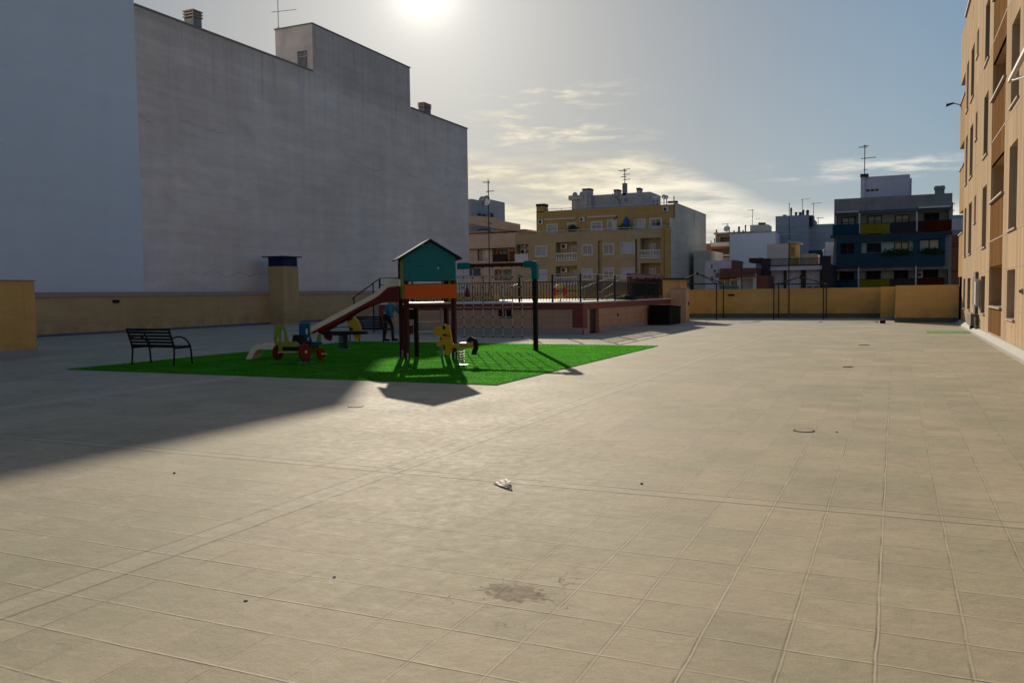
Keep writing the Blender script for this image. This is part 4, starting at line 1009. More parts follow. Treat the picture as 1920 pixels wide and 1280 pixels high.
for x, y in ((-.02, -.10), (.21, .10)): mb.box(PX+x-.05, PX+x+.19, PYY+y-.045, PYY+y+.045, 0, .07)
mb.build('shoe', 'black_rubber', per, bevel=.025)
# ================================================================== BACKGROUND BUILDINGS
def rc(cf, Y0, x0, y0, x1, y1):
    xm, ym = (x0+x1)/2, (y0+y1)/2
    return (onY(*cf(x0, ym), Y0)[0], onY(*cf(x1, ym), Y0)[0], onY(*cf(xm, y1), Y0)[2], onY(*cf(xm, y0), Y0)[2])
def mass(par, name, m, Y0, u0, u1, z0, z1, depth, holes=(), bmi=None):
    mb = MB(); mb.wall(TY(Y0), u0, u1, z0, z1, list(holes)); mb.box(u0, u1, Y0, Y0+depth, z0, z1, skip=('-y',))
    return mb.build(name, m, par)
def win(par, Y0, h, dep, style='double', fm='white_paint', pane='pane_dark', sh=0., name='window', surround=0., shm='lilac_shutter', proud=.04):
    """window in opening h=(u0,u1,v0,v1) whose back lies dep behind plane Y0"""
    T = TY(Y0); u0, u1, v0, v1 = h[:4]; w = min(.09, (u1-u0)*.12); b0, b1 = -dep+.02, -dep+.10
    mb = MB(); e = .004
    mb.tbox(T, u0+e, u0+w, v0+e, v1-e, b0, b1); mb.tbox(T, u1-w, u1-e, v0+e, v1-e, b0, b1); mb.tbox(T, u0+w, u1-w, v1-w, v1-e, b0, b1); mb.tbox(T, u0+w, u1-w, v0+e, v0+w, b0, b1)
    if style in ('double',): mb.tbox(T, (u0+u1)/2-w*.45, (u0+u1)/2+w*.45, v0+w, v1-w, b0, b1-.01)
    if style == 'grid':
        mb.tbox(T, (u0+u1)/2-w*.4, (u0+u1)/2+w*.4, v0+w, v1-w, b0, b1-.01); mb.tbox(T, u0+w, u1-w, v0+(v1-v0)*.7-w*.4, v0+(v1-v0)*.7+w*.4, b0, b1-.015)
    if surround:
        s = surround
        mb.tbox(T, u0-s, u0-e, v0-s, v1+s, .0, proud); mb.tbox(T, u1+e, u1+s, v0-s, v1+s, .0, proud); mb.tbox(T, u0-e, u1+e, v1+e, v1+s, .0, proud); mb.tbox(T, u0-e, u1+e, v0-s, v0-e, .0, proud+.05)
    f = mb.build(name, fm, par)
    MB().tbox(T, u0+w, u1-w, v0+w, v1-w, b0+.01, b0+.03).build('pane', pane, f)
    if sh > 0:
        m_ = MB(); n = max(3, int((v1-v0)*sh/.12)); vb = v1-(v1-v0)*sh
        for i in range(n): a = vb+(v1-.01-vb)*i/n; m_.tbox(T, u0+w*.6, u1-w*.6, a, a+(v1-.01-vb)/n*.86, b1, b1+.025)
        m_.build('shutter', shm, f)
    return f
def acunit(par, Y0, h, dep=0.):
    T = TY(Y0); u0, u1, v0, v1 = h[:4]
    o = MB().tbox(T, u0, u1, v0, v1, -dep+.02, -dep+.34).build('air_conditioner', 'ac_white', par)
    r = min(v1-v0, u1-u0)*.38; c = T(u0+(u1-u0)*.4, (v0+v1)/2, -dep+.35)
    MB().disc(c, (0, 1, 0), r, .02, 16).build('fan_grille', 'black_metal', o); return o
def balus(par, Y0, h, n, m='coping_white', proud=.05, back=-.10):
    T = TY(Y0); u0, u1, v0, v1 = h[:4]; mb = MB()
    mb.tbox(T, u0, u1, v1-.09, v1, back-.04, proud+.04); mb.tbox(T, u0, u1, v0, v0+.09, back-.04, proud+.04)
    pr_ = [(.035, .09), (.055, .22), (.07, .33), (.04, .5), (.03, .62), (.055, .72), (.035, (v1-v0)-.09)]
    for i in range(n):
        c = T(u0+(u1-u0)*(i+.5)/n, v0, (back+proud)/2); mb.lathe(pr_, c, 6)
    return mb.build('balustrade', m, par)
def thin_rail(par, A, B, h, m='galv', gap=1.6, name='railing'):
    A, B = Vector(A), Vector(B); mb = MB(); mb.bar(A+Vector((0,0,h)), B+Vector((0,0,h)), .05); n = max(2, int((B-A).length/gap))
    for i in range(n+1): p = A.lerp(B, i/n); mb.bar(p, p+Vector((0,0,h)), .04)
    return mb.build(name, m, par)

# ---- yellow building ------------------------------------------------------
q4 = lambda x, y: (860+x/4, 340+y/4)
YB = 95.
B = thing('apartment_building', 'yellow ochre apartment building with white framed windows and white balusters behind the pool', 'building', (-10, YB, -4))
lx0 = onY(*q4(425, 480), YB)[0]; lx1 = onY(*q4(1590, 480), YB)[0]; zter = rc(q4, YB, 800, 375, 1300, 500)[3]
H_ = {}
r1 = {'w1': (583, 488, 658, 562), 'w3': (930, 480, 1000, 550), 'w4': (1090, 472, 1160, 545), 'w5': (1222, 465, 1315, 535)}
r2 = {'x1': (583, 668, 658, 742), 'x3': (930, 660, 1000, 735), 'x4': (1090, 655, 1160, 725), 'x5': (1222, 655, 1315, 728)}
r3 = {'y1': (583, 850, 658, 922), 'y3': (930, 842, 1000, 917), 'y4': (1090, 838, 1160, 910), 'y5': (1222, 838, 1315, 910)}
wins_ = {k: rc(q4, YB, *v) for k, v in {**r1, **r2, **r3}.items()}
logs = [rc(q4, YB, 728, 455, 888, 597), rc(q4, YB, 728, 635, 888, 775), rc(q4, YB, 728, 818, 888, 955), rc(q4, YB, 1363, 425, 1515, 577), rc(q4, YB, 1363, 612, 1515, 762), rc(q4, YB, 1363, 800, 1515, 945), rc(q4, YB, 432, 473, 523, 605)]
strip_ = [rc(q4, YB, 1325, 432, 1340, 960), rc(q4, YB, 1045, 445, 1075, 960)]
mass(B, 'wall', 'yellow_house', YB, lx0, lx1, -4.1, zter, 14, [(*h, .18) for h in wins_.values()]+[(*h, 1.3) for h in logs]+[(*h, .35) for h in strip_])
for k, h in wins_.items():
    pn = {'w3': 'pane_blue', 'w1': 'pane_curtain', 'w4': 'pane_blue', 'x1': 'pane_curtain'}.get(k, 'pane_dark')
    sh = {'w5': .85, 'x1': .9, 'x3': .55, 'x4': .3, 'x5': .95, 'y3': .4, 'y5': .8}.get(k, 0)
    win(B, YB, h, .18, 'double', 'white_paint', pn, sh, surround=.11)
for i, h in enumerate(logs):
    if i < 3:
        d = (h[0]+(h[1]-h[0])*.62, h[1]-.1, h[2]+.02, h[3]-.5); win(B, YB, d, 1.28, 'double', 'white_paint', 'pane_dark', name='balcony_door')
        acunit(B, YB, (h[0]+.3, h[0]+1.1, h[3]-.75, h[3]-.15), 1.28); balus(B, YB, (h[0], h[1], h[2]+.02, h[2]+.95), 13)
    elif i < 6:
        d = (h[0]+.75, h[1]-.8, h[2]+.02, h[3]-.55); win(B, YB, d, 1.28, 'double', 'white_paint', 'pane_curtain', name='balcony_door'); balus(B, YB, (h[0], h[1], h[2]+.02, h[2]+.98), 13)
    else:
        for a, b in ((.1, 1.9), (.1, 1.0)): acunit(B, YB, (h[0]+.15, h[0]+.85, h[2]+b, h[2]+b+.65), 1.28)
        acunit(B, YB, (h[0]+1.0, h[0]+1.7, h[2]+1.0, h[2]+1.65), 1.28); MB().tbox(TY(YB), h[0]-.15, h[1], h[2]-.1, h[2]+.98, -.1, .12).build('balcony_front', 'white_paint', B)
h = rc(q4, YB, 1520, 345, 1590, 960); MB().tbox(TY(YB), h[0], h[1]-.02, -4, zter, .0, .06).build('corner_strip', 'yellow_dark', B)
mb = MB(); xx = onY(*q4(1537, 400), YB)[0]; mb.bar((xx, YB-.14, -4), (xx, YB-.14, zter), .12); mb.build('drainpipe', 'yellow_dark', B)
MB().tbox(TY(YB), lx0-.05, lx1+.02, zter, zter+.08, -.3, .06).build('terrace_coping', 'coping_pink', B)
thin_rail(B, (lx0, YB+.1, zter+.08), (lx1, YB+.1, zter+.08), .22)
YU = YB+2.2
ux0 = onY(*q4(583, 300), YU)[0]; ux1 = onY(*q4(1620, 250), YU)[0]; zu = rc(q4, YU, 900, 202, 1200, 300)[3]
uw = {k: rc(q4, YU, *v) for k, v in {'a': (667, 328, 735, 388), 'b': (822, 318, 876, 372), 'c': (1000, 308, 1072, 366), 'd': (1122, 296, 1178, 372), 'e': (1320, 292, 1395, 346), 'f': (1440, 284, 1516, 342)}.items()}
mass(B, 'wall', 'yellow_dark', YU, ux0, ux1, zter-.3, zu, 11, [(*h, .15) for h in uw.values()])
for k, h in uw.items(): win(B, YU, h, .15, 'grid' if k in 'acf' else 'double', 'white_paint', {'a': 'pane_curtain', 'c': 'pane_blue', 'd': 'pane_blue', 'e': 'pane_curtain'}.get(k, 'pane_dark'), surround=.15, name='balcony_door' if k == 'd' else 'window')
h = uw['d']; MB().tbox(TY(YU), (h[0]+h[1])/2, h[1]+.1, h[2], h[3], .02, .06).build('open_shutter', 'white_paint', B)
for v in ((605, 290, 638, 320), (912, 272, 950, 302), (1535, 195, 1578, 226)): acunit(B, YU, rc(q4, YU, *v))
for v in ((645, 276, 880, 292), (970, 258, 1185, 275)):
    h = rc(q4, YU, *v); o = MB().tbox(TY(YU), h[0], h[1], (h[2]+h[3])/2-.06, (h[2]+h[3])/2+.12, .02, .28).build('rolled_awning', 'awning_cream', B)
mb = MB(); mb.prism([(0, 0), (1.2, -.5), (1.2, -.58), (0, -.1)], lambda a, b: (onY(*q4(1188, 262), YU)[0], YU-a, onY(*q4(1188, 262), YU)[2]+b), (.06, 0, 0)); mb.build('awning_arm', 'dark_brown', B)
h = rc(q4, YU, 583, 172, 642, 232); mb = MB(); mb.box(h[0], h[1], YU, YU+1.2, zu-.1, h[3]-.25); c = mb.build('chimney', 'yellow_dark', B); MB().box(h[0]-.05, h[1]+.05, YU-.05, YU+1.25, h[3]-.25, h[3]+.05).build('cowl', 'dark_brown', c)
thin_rail(B, (ux0+1.5, YU+.2, zu), (ux1, YU+.2, zu), .25)
# white party wall on the right side and the rear wing
yl = onX(1323.7, 500, lx1+.03)[1]; yu_ = onX(1323.7, 440, ux1+.04)[1]; topz = zu+.1
MB().box(lx1-.1, lx1+.03, YB+.02, yl, -4.1, zter+1.2).build('party_wall', 'party_render', B)
MB().box(ux1-.1, ux1+.04, YU, yu_, zter-.5, topz).build('party_wall', 'party_render', B)
MB().box(ux0+2, lx1-.12, YB+14.02, min(yl, yu_)-.1, -4.1, topz-.6).build('rear_wing', 'party_render', B)
MB().box(ux1+.04, ux1+.12, YU+10, YU+10.18, zter, topz).build('drainpipe', 'party_render', B)
MB().box(ux1-.12, ux1+.07, YU-.02, yu_+.03, topz, topz+.09).build('coping', 'coping_pink', B)
# stair head and roof clutter
YP_ = YU+4
ph = rc(q4, YP_, 990, 92, 1437, 200); mass(B, 'roof_room', 'mauve_render', YP_, ph[0], ph[1], zu-.2, ph[3], 5, [(*rc(q4, YP_, 1245, 130, 1268, 152), .2)])
p2 = rc(q4, YP_-1, 848, 112, 990, 215); mass(B, 'roof_room', 'mauve_render', YP_-1, p2[0], p2[1], zu-.2, p2[3], 4.5)
p3 = rc(q4, YP_-1.3, 825, 105, 935, 138); MB().box(p3[0], p3[1], YP_-1.4, YP_+3, p3[2], p3[3]).build('roof_ledge', 'mauve_render', B)
for v in ((842, 75, 878, 108), (895, 70, 930, 108)):
    h = rc(q4, YP_, *v); cxx = (h[0]+h[1])/2; r = (h[1]-h[0])/2; MB().lathe([(r, 0), (r, (h[3]-h[2])*.6), (r*.75, (h[3]-h[2])*.85), (.1, h[3]-h[2])], (cxx, YP_+.6, h[2]-.05), 14).build('water_tank', 'concrete', B, smooth=True)
for v, z1 in (((932, 60, 990, 100), 0), ((1338, 55, 1362, 90), 0), ((1168, 67, 1202, 92), 0)):
    h = rc(q4, YP_, *v); mb = MB(); mb.box(h[0], h[1], YP_-.2, YP_+1, h[2]-.3, h[3]-.12); c = mb.build('chimney', 'mauve_render', B); MB().box(h[0]-.04, h[1]+.04, YP_-.25, YP_+1.05, h[3]-.12, h[3]+.08).build('cowl', 'dark_brown', c)
h = rc(q4, YP_, 932, 100, 990, 215); MB().box(h[0], h[1], YP_-1.25, YP_-1.02, h[2], h[3]).build('flue', 'mauve_render', B)
mb = MB(); P_ = lambda x, y: (onY(*q4(x, y), YP_)[0], YP_-.1, onY(*q4(x, y), YP_)[2]); mb.tube([P_(1155, 95), P_(1180, 118), P_(1206, 142), P_(1208, 180)], .07, 6); mb.build('pipe', 'cement', B)
a = onY(*q4(1242, 75), YP_); c = MB().box(a[0]-.25, a[0]+.25, YP_, YP_+.5, a[2]-.5, a[2]+1.).build('mast_base', 'cement', B)
z_ = onY(1168, 316, YP_)[2]; antenna('tall aerial mast on the yellow building roof', (a[0], YP_+.25, a[2]+1.), z_-a[2]-1., arms=((.95, .9, .2), (.86, 1.0, 3.3), (.6, .8, .4), (.45, .7, 2.9), (.25, .9, .1)), r=.05, m='dark_slate')
for k, (x, y, s) in enumerate(((1462, 150, .5), (1490, 148, .45), (1540, 140, .5), (1560, 142, .4))):
    a = onY(*q4(x, 172), YU+1); z1 = onY(*q4(x, y-18), YU+1)[2]
    t = thing('satellite_dish', ('leftmost', 'second from the left', 'third from the left', 'rightmost')[k]+' of four dishes on the right end of the yellow roof', 'satellite dish', (a[0], YU+1, a[2]), 'dishes on the yellow building')
    MB().tube([(a[0], YU+1, zu), (a[0], YU+1, z1)], .05, 6).build('pole', 'dark_slate', t)
    d = Vector((.5-.3*(k % 2), -.75, .35)).normalized(); s *= .62; MB().tube([Vector((a[0], YU+.9, z1)), Vector((a[0], YU+.9, z1))+d*.10, Vector((a[0], YU+.9, z1))+d*.16], [.08, s*.75, s], 16, cap=False).build('dish', 'ac_white', t, smooth=True)
mb = MB(); P_ = lambda x, y: (onY(*q4(x, y), YU+2)[0], YU+2, onY(*q4(x, y), YU+2)[2]); mb.tube([P_(1435, 125), P_(1572, 115)], .03, 5); mb.tube([P_(1615, 110), P_(1615, 172)], .06, 6); mb.box(P_(1570, 155)[0], P_(1640, 155)[0], YU+1.8, YU+2.4, P_(1605, 162)[2], P_(1605, 148)[2]); mb.build('roof_rack', 'dark_slate', B)
# terrace things
a = onY(*q4(1258, 345), YB+1); z1 = onY(*q4(1256, 264), YB+1)[2]
t = thing('closed_parasol', 'closed blue parasol on the terrace of the yellow building', 'parasol', (a[0], YB+1, zter))
MB().tube([(a[0], YB+1, zter), (a[0], YB+1, z1-.1)], .04, 6).build('pole', 'galv', t); MB().lathe([(.22, 0), (.34, .3), (.42, (z1-a[2])*.45), (.30, (z1-a[2])*.75), (.06, z1-a[2])], (a[0], YB+1, a[2]), 10).build('canopy', 'umbrella_blue', t)
h = rc(q4, YB+1, 1200, 318, 1292, 345); bm = bmesh.new(); bmesh.ops.create_icosphere(bm, subdivisions=3, radius=1)
for v in bm.verts: v.co *= 1+.5*MN.noise(v.co*2.5); v.co = Vector((v.co.x*(h[1]-h[0])/2, v.co.y*.4, v.co.z*.45))
me = bpy.data.meshes.new('terrace_plants'); bm.to_mesh(me); bm.free(); me.materials.append(M['hedge']); o = bpy.data.objects.new('terrace_plants', me); COL.objects.link(o); o.location = ((h[0]+h[1])/2, YB+1, zter+.35); tag(o, 'dark low plants round the closed blue parasol on the yellow building', 'plant')

# foliage clump maker
def foliage(name, label, c, size, m, n=500, leaf=.09, cat='plant', parent=None, seed=1):
    rs = np.random.RandomState(seed); mb = MB(); mb.keep = True
    for i in range(n):
        p = rs.normal(0, .42, 3); p = np.clip(p, -1, 1)*np.array(size)+np.array(c); a = rs.normal(0, 1, 3); a /= np.linalg.norm(a); b = np.cross(a, rs.normal(0, 1, 3)); b /= np.linalg.norm(b)
        s = leaf*rs.uniform(.6, 1.4); mb.add([p-a*s, p+b*s*.5, p+a*s, p-b*s*.5], [(0, 1, 2, 3)])
    o = mb.build(name, m, parent)
    if parent is None: tag(o, label, cat)
    return o
h = rc(q4, YU-.5, 818, 345, 886, 374); foliage('window_plants', 'dark leafy plants in front of the second terrace window of the yellow building', ((h[0]+h[1])/2, YU-.5, (h[2]+h[3])/2), ((h[1]-h[0])/2, .4, .5), 'hedge', 260, .16)

# ---- peach building at the left --------------------------------------------
q8 = lambda x, y: (860+x/6.4, 330+y/6.4)
YT = 101.
B = thing('apartment_building', 'peach coloured building with stepped terraces beside the grey blind wall', 'building', (-30, YT, -4))
x0 = onY(*q8(60, 600), YT)[0]; x1 = onY(*q8(690, 800), YT)[0]; xr_ = onY(*q8(735, 600), YT)[0]
zA = onY(*q8(300, 850), YT)[2]; zA0 = onY(*q8(300, 700), YT)[2]
hs = [rc(q8, YT, 225, 828, 285, 1012), rc(q8, YT, 405, 855, 690, 1030), rc(q8, YT, 60, 1105, 265, 1205), rc(q8, YT, 430, 1120, 640, 1250)]
mass(B, 'wall', 'peach_house', YT, x0-3, x1, -4.1, zA-.25, 12, [(*hs[0], .25), (*hs[1], 1.3), (*hs[2], .3), (*hs[3], 1.0)])
win(B, YT, hs[0], .25, 'single', 'dark_brown', 'pane_warm'); win(B, YT, hs[2], .3, 'double', 'black_metal', 'pane_dark')
h = hs[1]; MB().tbox(TY(YT), h[0], h[0]+(h[1]-h[0])*.58, h[2], h[2]+1.0, -.1, -.02).build('balcony_glass', 'glass_smoke', B); win(B, YT, (h[0]+.2, h[0]+1.6, h[2]+.05, h[3]-.3), 1.28, 'double', 'dark_wood', 'pane_warm', name='balcony_door'); MB().tbox(TY(YT), h[1]-1.5, h[1]-.5, h[2], h[3]-.5, -1.26, -1.2).build('shutter', 'brick_red', B)
h = hs[3]; win(B, YT, (h[0]+.3, h[1]-.3, h[2]+.05, h[3]-.2), .98, 'double', 'dark_wood', 'pane_warm', name='balcony_door')
for v in ((325, 880, 360, 980),): h = rc(q8, YT, *v); MB().tbox(TY(YT), h[0], h[1], h[2], h[3], 0, .05).build('shutter', 'cream_render', B)
MB().tbox(TY(YT), x0-3, x1+.2, zA-.25, zA0, -.25, .55).build('balcony_parapet', 'peach_house', B); MB().tbox(TY(YT), x0-3, x1, zA-.32, zA-.25, -.2, .55).build('balcony_soffit', 'dark_brown', B)
# upper set-back floor with swooping parapet
YT2 = YT+1.6; z5 = onY(*q8(640, 665), YT2)[2]
mass(B, 'wall', 'peach_house', YT2+1.4, x0-3, x1-.3, zA-.3, z5+.2, 10, [(*rc(q8, YT2+1.4, 540, 640, 690, 735), .4)])
mb = MB(); pl = [(60, 470), (200, 478), (330, 486), (420, 496), (470, 515), (530, 538), (600, 552), (735, 578), (735, 662), (600, 650), (380, 622), (60, 585)]
PT2 = lambda a, b: (onY(*q8(a, b), YT2)[0], YT2, onY(*q8(a, b), YT2)[2])
mb.prism(pl, PT2, (0, .3, 0)); mb.build('roof_parapet', 'peach_house', B)
mb = MB(); mb.box(x0-3, xr_-.05, YT2+.16, YT2+11, z5+.05, z5+.25); mb.build('roof_slab', 'peach_house', B)
mb = MB(); P_ = lambda x, y: (onY(*q8(x, y), YT2-.25)[0], YT2-.25, onY(*q8(x, y), YT2-.25)[2])
mb.tube([P_(110, 575), P_(540, 650)], .03, 4); mb.tube([P_(220, 655), P_(290, 640), P_(350, 650), P_(420, 700)], .07, 5); mb.tube([P_(550, 690), P_(680, 700)], .16, 6); mb.build('awning_frame', 'dark_brown', B)
h = rc(q8, YT+5, 165, 285, 372, 490); mass(B, 'roof_room', 'blue_render', YT+5, h[0], h[1], z5, h[3], 5); h2 = rc(q8, YT+5.2, 60, 278, 165, 480); mass(B, 'roof_room', 'mauve_render', YT+5.2, h2[0]-2, h2[1]-.01, z5, h2[3], 5)
for v in ((235, 452, 262, 480), (290, 460, 318, 488), (392, 452, 415, 478)): h = rc(q8, YT+4.5, *v); MB().box(h[0], h[1], YT+4.2, YT+4.6, h[2]-.6, h[3]).build('roof_vent', 'dark_slate', B)
YM = 82.; a = onY(*q8(370, 1200), YM); z1 = onY(*q8(358, 45), YM)[2]
t = antenna('very tall thin aerial mast with satellite dishes before the peach building', (a[0], YM, -4), z1+4, arms=((.985, .8, 3.3), (.93, .9, .2), (.80, .5, .4), (.74, .5, 1.)), dishes=((.862, .40, -1.9),), r=.055, m='dark_slate')
for k, (x, y, r_) in enumerate(((292, 287, .45), (342, 282, .5))):
    a = onY(*q8(x, y), YT+5); t = thing('satellite_dish', ('left', 'right')[k]+' of two satellite dishes on the bluish roof room of the peach building', 'satellite dish', (a[0], YT+5, a[2]), 'dishes on the peach building')
    MB().tube([(a[0], YT+5, a[2]-.9), (a[0], YT+5, a[2])], .05, 6).build('pole', 'dark_slate', t); d = Vector((.2, -.9, .3)).normalized(); p = Vector((a[0], YT+4.8, a[2])); MB().tube([p, p+d*.1, p+d*.18], [.08, r_*.75, r_], 16, cap=False).build('dish', 'concrete', t, smooth=True)

# ---- colourful building at the right -------------------------------------------
qb = lambda x, y: (1550+x/5.564, 320+y/5.564)
YC = 88.
B = thing('apartment_building', 'blue and white apartment building with blue, yellow and red glass balconies', 'building', (3, YC, -4))
X0 = onY(*qb(75, 800), YC)[0]; X1 = onY(*qb(1303, 800), YC)[0]; ztop = rc(qb, YC, 400, 268, 900, 400)[3]
zfl = rc(qb, YC, 400, 660, 900, 900)[3]; zfl2 = rc(qb, YC, 400, 1000, 900, 1100)[3]
dA = {k: rc(qb, YC+1.4, *v) for k, v in {'a': (155, 485, 300, 672), 'b': (425, 470, 578, 662), 'c': (712, 458, 862, 655), 'd': (1015, 440, 1175, 640)}.items()}
dC = {k: rc(qb, YC+1.4, *v) for k, v in {'a': (135, 1045, 285, 1250), 'b': (408, 1035, 565, 1240), 'c': (698, 1030, 852, 1240), 'd': (1003, 1022, 1165, 1230)}.items()}
bandz = rc(qb, YC, 300, 405, 1000, 420)
top_h = rc(qb, YC, 75, 425, 1300, 660); top_h = (X0+.25, X1-.25, zfl+.02, bandz[3]-.25)
low_h = (X0+.25, X1-.25, -3.9, zfl2-.35)
mass(B, 'wall', 'cement', YC, X0, X1, -4.1, ztop, 12, [(*top_h, 1.5), (*low_h, 1.5)])
mb = MB(); T = TY(YC+1.48)
mb.tbox(T, top_h[0], top_h[1], top_h[2], top_h[3], 0, .02); mb.tbox(T, low_h[0], low_h[1], low_h[2], low_h[3], 0, .02); mb.build('balcony_wall', 'pale_teal', B)
for k, h in dA.items(): win(B, YC+1.42, (h[0], h[1], max(h[2], zfl+.03), h[3]), .0, 'grid', 'black_metal', {'a': 'pane_curtain', 'b': 'pane_warm', 'c': 'pane_warm', 'd': 'dark_void'}[k], name='balcony_door')
for k, h in dC.items(): win(B, YC+1.42, (h[0], h[1], max(h[2], -3.), h[3]), .0, 'double', 'black_metal', 'dark_void', name='balcony_door')
# teal lintel band
MB().tbox(TY(YC), X0+.05, X1-.05, bandz[3]-.32, bandz[3]+.0, .0, .05).build('lintel_band', 'teal_band', B)
def glassrun(y, x0, x1, y0, y1, m, Y=YC-.5):
    h = rc(qb, Y, x0, y0, x1, y1); o = MB().tbox(TY(Y), h[0], h[1], h[2], h[3], 0, .03).build('balcony_glass', m, B); MB().tbox(TY(Y), h[0], h[1], h[3], h[3]+.06, -.03, .05).build('handrail', 'black_metal', o)
glassrun(0, 62, 338, 567, 680, 'glass_blue'); glassrun(0, 352, 655, 553, 655, 'glass_yellow'); glassrun(0, 660, 932, 540, 648, 'glass_grey'); glassrun(0, 952, 1303, 522, 632, 'glass_red')
glassrun(0, 50, 325, 1142, 1330, 'glass_blue'); glassrun(0, 345, 650, 1135, 1330, 'glass_yellow'); glassrun(0, 655, 920, 1130, 1330, 'glass_grey'); glassrun(0, 940, 1228, 1122, 1330, 'glass_red')
MB().box(X0-.3, X1+.02, YC-.55, YC-.003, zfl-.22, zfl+.02).build('balcony_slab', 'dark_slate', B); MB().box(X0-.3, X1+.02, YC-.55, YC-.003, -1.9, -1.7).build('balcony_slab', 'dark_slate', B)
for x, ya, yb_ in ((341, 535, 655), (940, 520, 632)): h = rc(qb, YC-.3, x-8, ya-90, x+8, yb_); MB().box(h[0], h[1], YC-.5, YC+1.4, h[2], h[3]).build('divider', 'white_paint', B)
for x in (332, 930): h = rc(qb, YC-.3, x-8, 980, x+8, 1330); MB().box(h[0], h[1], YC-.5, YC+1.4, h[2], h[3]).build('divider', 'white_paint', B)
# middle projecting blue storey
Ym = YC-.55; mo = [rc(qb, Ym, 140, 758, 290, 870), rc(qb, Ym, 360, 735, 905, 852), rc(qb, Ym, 962, 712, 1180, 845)]
h = rc(qb, Ym, 100, 650, 1235, 1000); zlo, zhi = h[2], zfl-.225
mb = MB(); mb.wall(TY(Ym), h[0], h[1], zlo, zhi, [(*m, .5) for m in mo]); mb.box(h[0], h[1], Ym, YC-.003, zlo, zhi, skip=('-y', '+y')); mb.build('projecting_storey', 'deep_blue', B)
for i, m in enumerate(mo):
    if i == 1:
        MB().tbox(TY(Ym), m[0]+.01, m[1]-.01, m[2]+.01, m[3]-.01, -.49, -.47).build('recess_wall', 'pale_teal', B)
        for v, pn in (((415, 750, 568, 850), 'dark_void'), ((705, 740, 858, 848), 'pane_warm')): win(B, Ym+.47, rc(qb, Ym, *v), .0, 'double', 'dark_brown', pn, name='window')
    else: win(B, Ym, m, .48, 'double', 'dark_brown', 'dark_void' if i == 0 else 'pane_curtain')
h = rc(qb, Ym+.3, 1080, 745, 1165, 830); MB().tbox(TY(Ym+.3), h[0], h[1], h[2], h[3], 0, .03).build('curtain', 'curtain', B)
for k, v in enumerate(((560, 830, 900, 870), (940, 800, 1240, 880))):
    h = rc(qb, Ym-.15, *v); foliage('balcony_plants', ('thin row of', 'bushy mass of')[k]+' dark plants hanging over the dark blue balcony', ((h[0]+h[1])/2, Ym-.1, (h[2]+h[3])/2), ((h[1]-h[0])/2, .2, .35), 'hedge', 350, .13, seed=5+k)
h = rc(qb, YC+1.3, 950, 1050, 1000, 1120); acunit(B, YC+1.3, h)
h = rc(qb, YC, 960, 372, 1290, 388); MB().tbox(TY(YC), h[0], h[1], h[2], h[3], .06, .3).build('rolled_awning', 'coping_white', B); h = rc(qb, YC, 95, 425, 335, 438); MB().tbox(TY(YC), h[0], h[1], h[2], h[3], .06, .25).build('rolled_awning', 'white_paint', B)
h = rc(qb, YC+3, 400, 52, 868, 290); mass(B, 'roof_room', 'lilac_render', YC+3, h[0], h[1], ztop-.2, h[3], 5); h = rc(qb, YC+3, 355, 68, 400, 290); mb = MB(); mb.box(h[0], h[1]-.01, YC+2.8, YC+4, ztop-.2, h[3]); c = mb.build('chimney', 'lilac_render', B); MB().box(h[0]-.05, h[1]+.3, YC+2.7, YC+4.1, h[3], h[3]+.28).build('cowl', 'dark_slate', c)
h = rc(qb, YC+6, 868, 90, 885, 270); MB().box(h[0], h[1], YC+5, YC+7, ztop-.2, h[3]).build('roof_room', 'lilac_render', B)
h = rc(qb, YC+2.9, 415, 195, 480, 215); mb = MB()
for i in range(3): mb.box(h[0]+i*.4, h[0]+i*.4+.28, YC+2.94, YC+2.995, h[2], h[3])
mb.build('roof_vent', 'dark_slate', B)
h = rc(qb, YC+2, 1132, 208, 1230, 260); mb = MB(); mb.box(h[0], h[1], YC+2, YC+3, ztop-.1, h[3]); c = mb.build('chimney', 'cement', B)
mb = MB()
for f in (.22, .75): xx = h[0]+(h[1]-h[0])*f; mb.lathe([(.2, 0), (.2, .12), (.27, .13), (.27, .42), (.18, .5)], (xx, YC+2.5, h[3]), 10)
mb.build('cowl', 'cement', c)
a = onY(1621, 332, YC+3.4); z1 = onY(1621, 272, YC+3.4)[2]; antenna('tall aerial on the roof room of the blue and white building', (a[0], YC+3.4, a[2]-.3), z1-a[2]+.3, arms=((.94, .8, 3.1), (.98, .6, .8), (.62, 1.4, .1), (.30, .4, .5)), r=.045, m='dark_slate')
# far right sliver behind it
B = thing('apartment_building', 'narrow bluish and dark red building squeezed behind the corner of the tan facade', 'building', (10, 110, -4))
h = rc(qb, 112, 1306, 462, 1420, 665); mass(B, 'wall', 'blue_render', 112, h[0]-3, h[1]+2, -4, h[3], 6, [(*rc(qb, 112, 1370, 515, 1400, 550), .2)])
MB().tbox(TY(112), h[0]-3, h[1]+2, h[2]+.5, h[2]+1.8, 0, .1).build('balcony_front', 'lilac_render', B)
h = rc(qb, 104, 1306, 668, 1420, 1250); mass(B, 'lower_wall', 'brick_red', 104, h[0]-2, h[1]+2, -4, h[3], 6)
mb = MB()
for y in (770, 795, 1050): z = onY(*qb(1340, y), 104)[2]; mb.tbox(TY(104), h[0]-2, h[1]+2, z, z+.08, 0, .05)
mb.build('string_course', 'dark_brown', B)
a = onY(1790, 402, 112); antenna('small aerial between the colourful building and the tan facade', (a[0]-.2, 112.5, a[2]-.5), onY(1790, 378, 112)[2]-a[2]+.5, arms=((.9, 1.0, 3.0), (.5, .9, 2.9)), r=.05, m='dark_slate')

